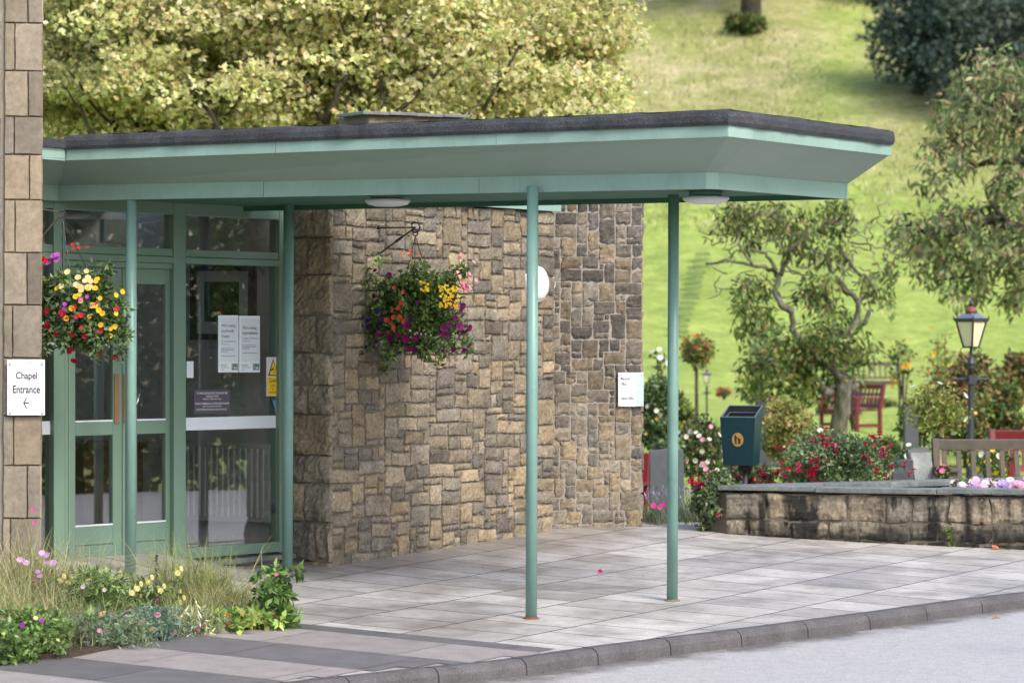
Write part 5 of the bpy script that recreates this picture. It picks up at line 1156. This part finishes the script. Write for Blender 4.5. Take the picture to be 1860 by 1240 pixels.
polyb(mb, [(1559, 548), (1533, 523), (1512, 500), (1503, 470), (1506, 450)], GY, (5.5 * u, 3 * u), 11); polyb(mb, [(1559, 546), (1575, 537), (1592, 525), (1580, 508), (1562, 497), (1547, 485), (1538, 465), (1527, 452), (1505, 440)], GY, (4.5 * u, 2 * u), 12)
polyb(mb, [(1503, 468), (1480, 455), (1460, 452), (1440, 430)], GY, (3 * u, 1.5 * u), 13); polyb(mb, [(1547, 440), (1580, 445), (1610, 452), (1640, 470)], GY, (2 * u, 1 * u), 14); polyb(mb, [(1430, 484), (1456, 500), (1490, 505)], GY, (2.5 * u, 1.2 * u), 15)
rng = np.random.default_rng(77)
for i in range(90): x, y = 1296 + 320 * rng.random(), 385 + 150 * rng.random(); a = rng.random() * 6.28; polyb(mb, [(x, y), (x + 22 * math.cos(a), y + 16 * math.sin(a)), (x + 40 * math.cos(a + .5), y + 30 * math.sin(a + .5))], GY, (1.6 * u, .6 * u), 100 + i, 4)
mb.build('trunk', 'lichen', gt, smooth=True)
cl = []
for x0, y0, x1, y1, k_ in ((1325, 372, 1400, 420, 22), (1400, 366, 1545, 430, 46), (1430, 425, 1560, 470, 20), (1335, 430, 1370, 450, 6), (1340, 498, 1400, 560, 14), (1455, 495, 1525, 562, 26), (1480, 565, 1560, 600, 12), (1345, 565, 1400, 600, 8), (1600, 470, 1625, 560, 10), (1565, 500, 1582, 560, 5), (1300, 385, 1345, 430, 8), (1440, 600, 1530, 660, 22), (1350, 640, 1480, 700, 26), (1500, 615, 1600, 650, 12)):
    for _ in range(k_): cl.append(at(x0 + (x1 - x0) * rng.random(), y0 + (y1 - y0) * rng.random(), GY + .35 * rng.normal()))
foliage_part(gt, 'crown', np.array(cl), .14, 17, .115, GREEN + OLIVE + [(.2, .22, .08)], 78, droop=1.5, cj=.3, W=.3)
cl = []
for x0, y0, x1, y1, k_ in ((1400, 590, 1520, 690, 60), (1350, 620, 1460, 720, 60), (1340, 520, 1400, 620, 16), (1470, 640, 1560, 690, 18), (1380, 690, 1500, 730, 26)):
    for _ in range(k_): cl.append(at(x0 + (x1 - x0) * rng.random(), y0 + (y1 - y0) * rng.random(), GY - .1 + .3 * rng.normal()))
foliage_part(gt, 'lower_crown', np.array(cl), .15, 16, .1, LIME + GREEN + [(.3, .34, .12)], 79, droop=.9, cj=.25, W=.36)

RY = 52.0; rtree = thing('weeping_cherry', 'olive green cherry tree with drooping boughs reaching in from the right', 'tree', at(1975, 840, RY)); mb = MB(); u = RY / F
polyb(mb, [(1985, 870), (1975, 700), (1962, 520), (1930, 400), (1890, 270)], RY, (30 * u, 14 * u), 1, 10); polyb(mb, [(1890, 280), (1850, 200), (1800, 170), (1745, 150)], RY, (12 * u, 3 * u), 2); polyb(mb, [(1950, 470), (1870, 420), (1800, 400), (1720, 425), (1640, 418)], RY, (14 * u, 3 * u), 3)
polyb(mb, [(1900, 300), (1830, 290), (1770, 300), (1740, 260), (1720, 250)], RY, (8 * u, 2 * u), 4); polyb(mb, [(1840, 415), (1800, 370), (1790, 345), (1830, 310)], RY, (5 * u, 2 * u), 5); polyb(mb, [(1870, 440), (1820, 470), (1760, 500), (1700, 510)], RY, (6 * u, 2 * u), 6)
rng = np.random.default_rng(88); cl = []
for cx, cy, rx_, ry_, k_ in ((1805, 130, 58, 45, 46), (1760, 200, 62, 48, 50), (1840, 220, 60, 70, 60), (1712, 285, 40, 45, 22), (1780, 275, 50, 30, 16), (1690, 340, 28, 30, 8), (1770, 405, 95, 30, 60), (1840, 340, 45, 40, 36), (1655, 425, 52, 24, 34), (1790, 460, 100, 36, 70), (1690, 475, 70, 32, 34), (1760, 520, 50, 32, 22), (1850, 510, 40, 50, 36), (1900, 200, 80, 90, 40), (1930, 420, 80, 90, 40)):
    for _ in range(k_):
        a, q = rng.random() * 6.283, math.sqrt(rng.random()); cl.append(at(cx + rx_ * q * math.cos(a), cy + ry_ * q * math.sin(a), RY + .6 * rng.normal()))
for i in range(90): q = cl[rng.integers(len(cl))]; mb.tube([q + Vector((.25, .1, .12)), q, q + Vector((-.15, 0, -.16))], [.012, .008, .004], 4)
mb.build('trunk', 'bark', rtree, smooth=True)
foliage_part(rtree, 'crown', np.array(cl), .18, 13, .14, [(.15, .20, .075), (.19, .24, .10), (.11, .155, .055), (.25, .28, .14), (.28, .27, .15), (.30, .21, .12), (.17, .23, .08)], 89, droop=1.3, cj=.34, W=.32)

MY = 38.0
mp = thing('maple_tree', 'broad maple turning yellow behind the canopy roof', 'tree', (-2.2, MY, terrain(-2.2, MY))); mb = MB(); rng = np.random.default_rng(91); tips = []; b0 = Vector((-2.2, MY, terrain(-2.2, MY) - .1))
mb.tube([b0, b0 + Vector((.02, 0, .8)), b0 + Vector((.05, .05, 1.5))], [.28, .22, .2], 12)
for i in range(15):
    a = i / 15 * 6.283 + .3 * rng.random(); d = Vector((math.cos(a) * 1.0, math.sin(a) * .8, 1.0 + .7 * rng.random())); branch(mb, b0 + Vector((.05, .05, 1.1 + .4 * rng.random())), d, 1.75 + .5 * rng.random(), .085, 2, tips, rng, .5, .05, 5, 3, .14, 7)
for j_, (pts, r0) in enumerate((([(600, 300), (592, 225), (560, 150), (500, 95), (455, 40)], .06), ([(592, 225), (615, 160), (660, 100), (690, 30)], .05), ([(560, 150), (520, 160), (470, 140), (440, 100)], .03), ([(420, 300), (395, 230), (362, 170), (330, 130)], .05), ([(395, 230), (440, 170), (450, 110)], .03), ([(680, 300), (700, 215), (690, 150), (720, 90), (760, 40)], .055), ([(700, 215), (760, 170), (800, 120), (870, 75)], .04), ([(820, 300), (845, 215), (880, 170)], .035), ([(180, 280), (150, 200), (110, 150)], .04), ([(880, 200), (940, 90), (990, 20)], .03))):
    polyb(mb, pts, MY - 1.5 - .15 * (j_ % 4), (r0 * .72, r0 * .16), 700 + j_, 7)
mb.build('trunk', 'bark', mp, smooth=True)
c = np.array(at(560, -30, MY)); Pm = blob_points(1000, c, (3.55, 2.6, 2.6), .5, rng); Pm = np.concatenate([Pm, blob_points(150, np.array(at(150, 130, MY)), (1.1, 1.2, 1.2), .2, rng), blob_points(60, np.array(at(1060, 90, MY)), (.45, .8, .8), .2, rng)]); Pm = np.concatenate([Pm, blob_points(260, c + np.array([.3, -.4, -.9]), (3.1, 2.0, 1.1), .3, rng), np.array(tips)[rng.choice(len(tips), min(120, len(tips)), replace=False)]])
Pm = Pm[(Pm[:, 2] > 3.1)]
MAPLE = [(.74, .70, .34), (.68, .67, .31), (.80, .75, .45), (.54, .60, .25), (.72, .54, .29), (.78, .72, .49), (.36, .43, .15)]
M['mapleleaf'] = leaf_mat('thin maple leaves', .5, .55)
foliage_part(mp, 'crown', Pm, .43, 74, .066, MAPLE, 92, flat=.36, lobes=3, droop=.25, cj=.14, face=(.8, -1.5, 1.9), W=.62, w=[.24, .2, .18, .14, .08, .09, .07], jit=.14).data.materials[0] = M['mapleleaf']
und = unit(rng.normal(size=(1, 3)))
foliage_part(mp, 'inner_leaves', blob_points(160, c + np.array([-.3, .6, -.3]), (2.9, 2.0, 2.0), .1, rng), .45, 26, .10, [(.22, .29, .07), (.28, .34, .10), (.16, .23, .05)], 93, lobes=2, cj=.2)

def hill_tree(px, py, Y, lab, name, crown, cols, seed, trunk_w, L=.5, k=120, ne=40, shell=.5, cr=1.2):
    b = at(px, py, Y); g = terrain(b.x, Y); rt = thing(name, lab, 'tree', (b.x, Y, g), 'trees on the hill'); rng = np.random.default_rng(seed); cx, cz, rx, rz = crown
    mb = MB(); r = trunk_w / 2 * Y / F; mb.tube([(b.x, Y, g - .5), (b.x + .1, Y, g + cz * .3), (b.x, Y, g + cz)], [r * 1.25, r, r * .6], 10)
    c = np.array((b.x + cx, Y, g + cz)); P = blob_points(k, c, (rx, rx, rz), shell, rng)
    for i in range(0, k, max(1, k // 14)): mb.tube([(b.x, Y, g + cz * .6), tuple((np.array((b.x, Y, g + cz * .6)) + P[i]) / 2 + rng.normal(size=3) * .3), tuple(P[i])], [r * .45, r * .25, r * .1], 5)
    mb.build('trunk', 'bark', rt, smooth=True); foliage_part(rt, 'crown', P, cr, ne, L, cols, seed + 1, cj=.3, droop=.2); return rt
DARK = [(.055, .09, .075), (.075, .115, .095), (.10, .14, .11), (.04, .065, .055), (.13, .165, .12)]
hill_tree(1362, 48, 172, 'dark tree trunk standing at the top of the hill, the thicker of the pair', 'hill_tree', (0, 8.5, 4.5, 4.0), OLIVE, 401, 34, .5, 140, 40)
hill_tree(1308, 36, 176, 'thinner dark tree trunk at the top of the hill left of the thick one', 'hill_tree', (-1, 8.5, 3.6, 3.6), OLIVE, 411, 16, .5, 110, 40)
shrub('hill_bush', 'dark green bush at the foot of the thick hilltop trunk', 'bush', (1314, 26, 1394, 62), 170, .3, GREEN[:4] + OLIVE, 80, 30, 421, .3, [], .2)
hill_tree(1668, 150, 158, 'dark bluish evergreen left of the big one on the hillside', 'evergreen_tree', (0, 3.3, 2.3, 3.4), DARK, 431, 24, .32, 110, 46, .3, .7)
hill_tree(1800, 150, 154, 'largest dark bluish evergreen at the upper right corner', 'evergreen_tree', (.6, 4.0, 4.2, 4.3), DARK, 441, 34, .32, 210, 50, .3, .8)
hill_tree(1590, 30, 176, 'small dark evergreen highest on the hill', 'evergreen_tree', (.3, 3.2, 2.6, 3.0), DARK, 451, 20, .34, 120, 50, .3, .8)
rg = np.random.default_rng(640); mb = MB()
for i in range(15):
    t_ = i / 14; px_, py_ = 1232 + 44 * t_ + 2 * rg.normal(), 612 - 140 * t_
    Ys = float(np.interp(-py_, [-620, -500, -330], [110, 124, 142])); p = at(px_, py_, Ys); g_ = terrain(p.x, Ys) + .3
    w_ = .26 + .07 * rg.random(); mb.prism([(p.x - w_, Ys - .12, g_ - .2), (p.x + w_, Ys - .1, g_ - .2), (p.x + w_ * .9, Ys + .3, g_ - .13), (p.x - w_ * .9, Ys + .3, g_ - .13)], (0, 0, .08))
mb.build('path', M['turfstep'], kind='structure')
def scatter(n_, y0, y1, xw):
    y = y0 + (y1 - y0) * rg.random(n_); x = (rg.random(n_) * 2 - 1) * xw * y; return np.array([(a, b, terrain(a, b)) for a, b in zip(x, y)])
V, Q, c = blades(scatter(26000, 132, 190, .17), .30, 1.0, .07, STRAW + [(.30, .32, .12), (.5, .42, .27), (.24, .29, .09)], rg, 2)
o = fast('rough_grass', V, Q, 'leaf', None, c, kind='stuff'); tag(o, 'long straw-coloured rough grass on the upper hillside', 'grass')
B = scatter(26000, 33, 74, .16); B = B[B[:, 0] > .03 * B[:, 1]]
V, Q, c = blades(B, .045, .8, .016, [(.2, .3, .07), (.28, .37, .09), (.36, .42, .13)], rg, 2)
o = fast('lawn_grass', V, Q, 'leaf', None, c, kind='stuff'); tag(o, 'short bright mown grass of the garden lawn', 'grass')
# belt of trees across the road, outside the frame, that the glass reflects
belt = np.random.default_rng(60); Pb = np.stack([22 + 8 * belt.random(1700), 2 + 40 * belt.random(1700), -.2 + 6.0 * belt.random(1700) ** 1.2], 1); Pb[:, 0] += Pb[:, 2] * .4
V, Q, cc = cluster_leaves(Pb, 1.2, 80, .2, GREEN[:4] + OLIVE[:3], rng=belt, cj=.25); o = fast('far_trees', V, Q, 'leaf', None, cc, kind='stuff'); tag(o, 'belt of green trees across the road, mirrored in the entrance glass', 'trees')

# ------------------------------------------------------------------ flower bed in the foreground
poly = [pave(*p) for p in ((-160, 1215), (60, 1198), (130, 1195), (250, 1170), (390, 1142), (540, 1137), (520, 1112), (440, 1085), (330, 1062), (215, 1062), (90, 1040), (-40, 1050), (-200, 1080))]
mb = MB(); mb.prism([Vector((p.x, p.y, p.z - .02)) for p in poly][::-1], (0, 0, .045)); mb.build('soil_bed', 'soil', kind='structure')
def tuft(px, py, h, n_, wid, lean, cols, lab, seed, spread=.12, name='grass_tuft', cat='grass'):
    p = pave(px, py); rng = np.random.default_rng(seed); rt = thing(name, lab, cat, p, 'plants in the flower bed'); B = np.array(p) + np.stack([spread * rng.normal(size=n_), spread * rng.normal(size=n_), np.zeros(n_)], 1)
    V, Q, c = blades(B, h, lean, wid, cols, rng, 4); fast('blades', V, Q, 'leaf', rt, c); return rt
tuft(40, 1110, .62, 620, .0065, 1.3, STRAW, 'large straw-coloured grass tuft at the left edge of the flower bed', 501, .2); tuft(112, 1105, .5, 420, .0065, 1.3, STRAW, 'straw and green grass tuft below the lilac mallow', 503, .14)
tuft(345, 1108, .5, 560, .0065, 1.0, FRESH, 'fresh lime grass tuft in the middle of the flower bed', 505, .13); tuft(388, 1122, .36, 360, .004, 1.3, STRAW, 'pale dry grass tuft between the lime grass and the leafy plant', 507, .13); tuft(5, 1165, .6, 420, .0045, 1.2, STRAW, 'wispy dry grass at the lower left corner', 509, .15); tuft(205, 1100, .25, 200, .004, 1.2, FRESH, 'green grass tuft under the yellow snapdragons', 511, .12)
def snapdragon(px, pbase, tops, lab, seed, col=(.88, .85, .46)):
    rng = np.random.default_rng(seed); b = pave(px, pbase); rt = thing('snapdragon', lab, 'flower', b, 'snapdragons in the flower bed'); st_ = MB(); lc = []
    for i, (x, y, n_) in enumerate(tops):
        Yt = b.y + .05 * rng.normal(); t = at(x, y, Yt); m = b.lerp(t, .5) + Vector((.01 * rng.normal(), 0, 0)); st_.tube([b + Vector((.02 * rng.normal(), .02 * rng.normal(), 0)), m, t], [.004, .0035, .002], 5)
        for q in range(11): lc.append(b.lerp(t, .1 + .75 * q / 11))
        P = []; N = []
        for k_ in range(n_):
            a = k_ * 2.4; P.append(np.array(t) + np.array([.016 * math.cos(a), .016 * math.sin(a), -.021 * k_ * .6])); N.append([math.cos(a), math.sin(a) - .6, .25])
        P, N = np.array(P), np.array(N); rg = np.random.default_rng(seed + i); V, Q, c = join([disc_flowers(P, N, .0175, [col, tuple(x_ * .93 for x_ in col)], 5, .35, rg), disc_flowers(P + N * .004, N, .0065, [(.82, .66, .14)], 4, .6, rg)]); fast('flower_spike', V, Q, 'petal', rt, c)
    st_.build('stem', M['leafstem'], rt)
    V, Q, c = cluster_leaves(np.array(lc), .03, 7, .05, GREEN, rng=rng, cj=.15, W=.22); fast('foliage', V, Q, 'leaf', rt, c); return rt
M['leafstem'] = paint('green stems', (.12, .17, .05), .6, .2, 20, 0)
snapdragon(80, 1085, [(76, 982, 4), (97, 992, 4), (82, 1030, 4)], 'tall yellow snapdragon in front of the pier foot', 521); snapdragon(128, 1110, [(124, 1050, 4), (143, 1058, 4), (110, 1046, 3)], 'yellow snapdragon left of the dark bushy herbs', 523); snapdragon(178, 1110, [(160, 1040, 3), (178, 1056, 3), (213, 1040, 4)], 'yellow snapdragon near the door threshold', 525)
snapdragon(262, 1125, [(250, 1060, 6), (270, 1048, 6), (282, 1068, 5), (292, 1064, 5), (240, 1068, 4)], 'fullest pale yellow snapdragon at the foot of the first post', 527, (.85, .80, .38)); snapdragon(322, 1128, [(323, 1032, 4), (320, 1072, 5), (328, 1085, 5)], 'pale yellow snapdragon before the lime grass', 529, (.85, .78, .3)); snapdragon(240, 1160, [(240, 1118, 5), (243, 1132, 4)], 'short pale snapdragon at the front edge of the flower bed', 531, (.85, .8, .4)); snapdragon(4, 1110, [(4, 1045, 3), (20, 1058, 2)], 'yellow snapdragon cut by the left edge', 533)
def herb(px, py, wpx, hpx, lab, seed, cols, L, k, ne, fl=(), name='herb_clump', W=.4, droop=0, cat='plant'):
    p = pave(px, py); u = p.y / F; rng = np.random.default_rng(seed); rt = thing(name, lab, cat, p, 'plants in the flower bed'); rx, h = wpx / 2 * u, hpx * u
    c = np.array(p) + np.array([0, 0, h * .5]); P = np.array(p) + np.stack([rx * .55 * rng.normal(size=k), min(rx, .3) * .55 * rng.normal(size=k), h * (.08 + .95 * rng.random(k) ** 1.3)], 1); foliage_part(rt, 'foliage', P, max(.025, .15 * min(rx, h)), ne, L, [tuple(min(.6, x * 1.7 + .02) for x in c_) for c_ in cols], seed + 1, W=W, droop=droop, cj=.25)
    mb = MB()
    for i in range(min(k, 10)): mb.tube([Vector(p) + Vector((.04 * rng.normal(), .04 * rng.normal(), 0)), Vector(P[i])], [.004, .002], 4)
    mb.build('stem', 'leafstem', rt)
    for j, (n_, col, R, pet, nm) in enumerate(fl):
        d = unit(rng.normal(size=(n_, 3)) + np.array([0, -.7, .7])); blooms(rt, nm, c + d * np.array((rx, min(rx, .3), h * .55)), d, R, col, pet, .25, None, seed + 30 + j)
    return rt
MAUVE = (.62, .36, .62)
rt = herb(72, 1085, 70, 150, 'lilac mallow with open flowers in front of the pier', 541, GREEN + OLIVE, .035, 60, 10, [], 'mallow_plant', .3)
blooms(rt, 'mallow_flower', np.array([at(x, y, 21.1) for x, y in ((37, 1017), (48, 1022), (76, 1004), (86, 1008), (84, 1022), (97, 1022), (68, 1038), (72, 1044))]), np.array([[.1, -1, .9]]), .021, MAUVE, 5, .2); blooms(rt, 'mallow_flower', np.array([at(x, y, 21.1) for x, y in ((60, 925), (62, 948), (66, 1052))]), np.array([[0, -1, .4]]), .012, (.5, .06, .34), 5, .3)
herb(500, 1140, 74, 104, 'upright leafy green plant at the right end of the flower bed', 551, [(.055, .115, .022), (.085, .155, .03), (.04, .085, .018), (.12, .19, .05)], .055, 70, 16, [(5, (.6, .12, .2), .012, 5, 'pink_flower')], 'leafy_plant', .45, .3)
herb(430, 1142, 110, 32, 'low bright green plant with tiny red flowers at the front of the bed', 553, [(.14, .24, .04), (.2, .28, .06), (.1, .17, .035), (.3, .28, .08)], .045, 60, 18, [(7, (.6, .04, .05), .012, 5, 'red_flower')], 'ground_cover_plant', .6)
herb(285, 1160, 80, 52, 'dense blue-green spiky cushion at the front of the bed', 555, [(.05, .10, .075), (.08, .14, .10), (.12, .18, .14)], .05, 90, 22, [(4, (.7, .3, .45), .016, 5, 'pink_flower')], 'dianthus_cushion', .12)
herb(190, 1175, 150, 60, 'silvery blue-green mat with pink flowers left of the spiky cushion', 557, GREYG + [(.12, .18, .14)], .035, 110, 22, [(9, (.75, .35, .55), .016, 5, 'pink_flower'), (4, (.8, .5, .05), .016, 5, 'yellow_flower')], 'dianthus_cushion', .2)
herb(60, 1190, 130, 76, 'bushy green herb with purple flowers at the lower left', 559, GREEN + [(.14, .2, .06)], .042, 120, 20, [(8, (.35, .05, .4), .014, 5, 'purple_flower'), (5, (.8, .7, .35), .016, 5, 'yellow_flower')], 'herb_clump', .45)
herb(180, 1130, 110, 90, 'dark bushy herb in the middle of the snapdragons', 561, GREEN, .045, 120, 16, [(5, (.7, .6, .65), .014, 5, 'pale_flower')], 'herb_clump', .25)
herb(10, 1205, 70, 60, 'small green herb at the very lower left corner', 563, GREEN, .04, 60, 18, [], 'herb_clump', .5); herb(268, 1120, 90, 60, 'grey-green foliage below the fullest snapdragon', 565, GREYG + GREEN, .05, 80, 16, [(3, (.6, .1, .4), .014, 5, 'pink_flower')], 'herb_clump', .2); herb(350, 1150, 90, 40, 'greyish wispy plant with dry stalks right of the spiky cushion', 567, GREYG + STRAW, .05, 70, 14, [(4, (.55, .12, .18), .012, 5, 'red_flower')], 'herb_clump', .15)
def spike(px, pb, xt, yt, lab, seed, cols):
    b = pave(px, pb); t = at(xt, yt, b.y); rng = np.random.default_rng(seed); rt = thing('seed_spike', lab, 'seed head', b, 'dry seed heads in the flower bed'); mb = MB(); mb.tube([b, b.lerp(t, .5), t], [.004, .003, .002], 5); mb.build('stalk', 'leafstem', rt)
    P = np.array([b.lerp(t, .55 + .45 * rng.random()) for _ in range(90)]); V, Q = kites(P, rng.normal(size=P.shape) * np.array([1, 1, .5]) + np.array([0, 0, .5]), .016, .008, .3, rng); fast('seed_head', V, Q, 'leaf', rt, pal(cols, 90, rng))
BRN = [(.10, .055, .03), (.16, .09, .05), (.07, .04, .025)]
spike(284, 1100, 284, 1008, 'brown dry seed spike standing before the first post', 571, BRN); spike(196, 1110, 196, 1058, 'dark brown seed spike among the snapdragons', 573, BRN); spike(390, 1105, 408, 1052, 'leaning brown seed spike right of the lime grass', 575, BRN); spike(370, 1110, 370, 1035, 'green unopened spike right of the lime grass', 577, FRESH); spike(387, 1110, 386, 1050, 'second green spike beside the leaning brown one', 579, FRESH)
rs = np.random.default_rng(590); bx = []
while len(bx) < 900:
    x, y = rs.random() * 560 - 40, 1050 + 150 * rs.random(); top = 1040 + max(0, x - 300) * .28; bot = 1198 - max(0, x - 90) * .135 if x < 400 else 1150
    if top + 10 < y < bot - 6: bx.append(pave(x, y))
V, Q, c = blades(np.array(bx), .11, .8, .007, GREEN + OLIVE + STRAW[:3], rs, 3); V2, Q2, c2 = cluster_leaves(np.array(bx[:420]) + np.array([0, 0, .04]), .06, 8, .035, GREEN + OLIVE, rng=rs); B3 = np.array([bx[i] for i in rs.integers(0, len(bx), 3200)]) + np.stack([.05 * rs.normal(size=3200), .05 * rs.normal(size=3200), np.zeros(3200)], 1)
V3, Q3, c3 = blades(B3, .30, 1.1, .0042, STRAW + [(.52, .48, .30), (.40, .42, .22)] + FRESH + [(.16, .22, .07)], rs, 3); V, Q, c = join([(V, Q, c), (V2, Q2, c2), (V3, Q3, c3)])
o = fast('ground_cover', V, Q, 'leaf', None, c, kind='stuff'); tag(o, 'low mixed weeds and grass filling the flower bed', 'ground cover')

gl_ = np.random.default_rng(655); Pg = []
for i in range(150):
    j = int(gl_.integers(30, len(KP) - 20)); q = KP[j] + knorm(j) * (.15 + abs(.12 * gl_.normal())); Pg.append((q.x + .05 * gl_.normal(), q.y, plane_z(KP[j].x, KP[j].y) - KH + .004))
for i in range(60): q = pave(600 + 1200 * gl_.random(), 1000 + 90 * gl_.random()); Pg.append((q.x, q.y, q.z + .003))
Pg = np.array(Pg); V, Q = kites(Pg, gl_.normal(size=Pg.shape) * np.array([1, 1, .08]), .016 * (.5 + gl_.random(len(Pg))), .009, .1, gl_, (0, 0, 6)); o = fast('leaf_litter', V, Q, 'leaf', None, pal([(.10, .07, .04), (.16, .12, .06), (.06, .05, .035), (.3, .2, .06)], len(Pg), gl_), kind='stuff'); tag(o, 'scattered leaf crumbs in the gutter and on the paving', 'leaf litter')
# ------------------------------------------------------------------ small things lying about
def weed(px, py, h, lab, seed):
    p = pave(px, py); rng = np.random.default_rng(seed); rt = thing('weed', lab, 'weed', p, 'weeds at the planter foot'); mb = MB(); mb.tube([p, p + Vector((.01, -.01, h * .6)), p + Vector((-.01, -.02, h))], [.003, .0025, .0015], 5); mb.build('stem', 'leafstem', rt)
    V, Q, c = cluster_leaves(np.array([p + Vector((0, -.015, h * t)) for t in (.3, .55, .8, 1)]), .025, 7, .04, GREEN[1:3] + [(.2, .3, .07)], rng=rng, W=.7); fast('foliage', V, Q, 'leaf', rt, c)
weed(1726, 992, .13, 'taller green weed growing from the planter foot at the right', 601); weed(1523, 981, .07, 'tiny weed at the planter foot under the black stains', 603)
def dropped(px, py, R, col, name, lab, cat, seed):
    p = pave(px, py); V, Q, c = join([disc_flowers(np.array([p + Vector((0, 0, .008))]), np.array([[.3, -.5, 1.]]), R, [col], 6, .35, np.random.default_rng(seed)), disc_flowers(np.array([p + Vector((0, 0, .014))]), np.array([[0, -.4, 1.]]), R * .6, [tuple(x * .9 for x in col)], 5, .6, np.random.default_rng(seed + 1))]); o = fast(name, V, Q, 'petal', None, c); tag(o, lab, cat); return o
dropped(1090, 1040, .02, (.58, .015, .2), 'fallen_flower', 'single magenta flower fallen on the paving between the posts', 'flower', 611)
o = dropped(1807, 997, .028, (.80, .30, .16), 'fallen_carnation', 'peach carnation lying at the foot of the planter wall', 'flower', 613); a = pave(1810, 998); b = pave(1836, 1000); mb = MB(); mb.tube([a + Vector((0, 0, .01)), a.lerp(b, .5) + Vector((0, 0, .012)), b + Vector((0, 0, .006))], .003, 5); mb.build('stalk', 'leafstem', o)
dropped(553, 1033, .014, (.5, .03, .3), 'fallen_flower', 'tiny pink flower fallen beside the slate sill', 'flower', 615)
def litter_leaf(px, py, lab, seed, col, onroad=True):
    p = G(px, py); p.z = (plane_z(p.x, p.y) - KH + .004) if onroad else GZ(p.x, p.y) + .006; rng = np.random.default_rng(seed); V, Q = kites(np.array([p]), np.array([[1, .3, .03]]), .07, .04, .2, rng); o = fast('fallen_leaf', V, Q, 'petal', None, pal([col], 1, rng, .05)); tag(o, lab, 'leaf', 'leaves lying on the road')
litter_leaf(1165, 1196, 'yellow leaf lying on the road by the kerb', 621, (.7, .42, .03)); litter_leaf(1500, 1150, 'brown leaf lying on the road further right', 623, (.25, .12, .05)); litter_leaf(1800, 1100, 'small tan leaf at the kerb near the right edge', 625, (.4, .22, .08))
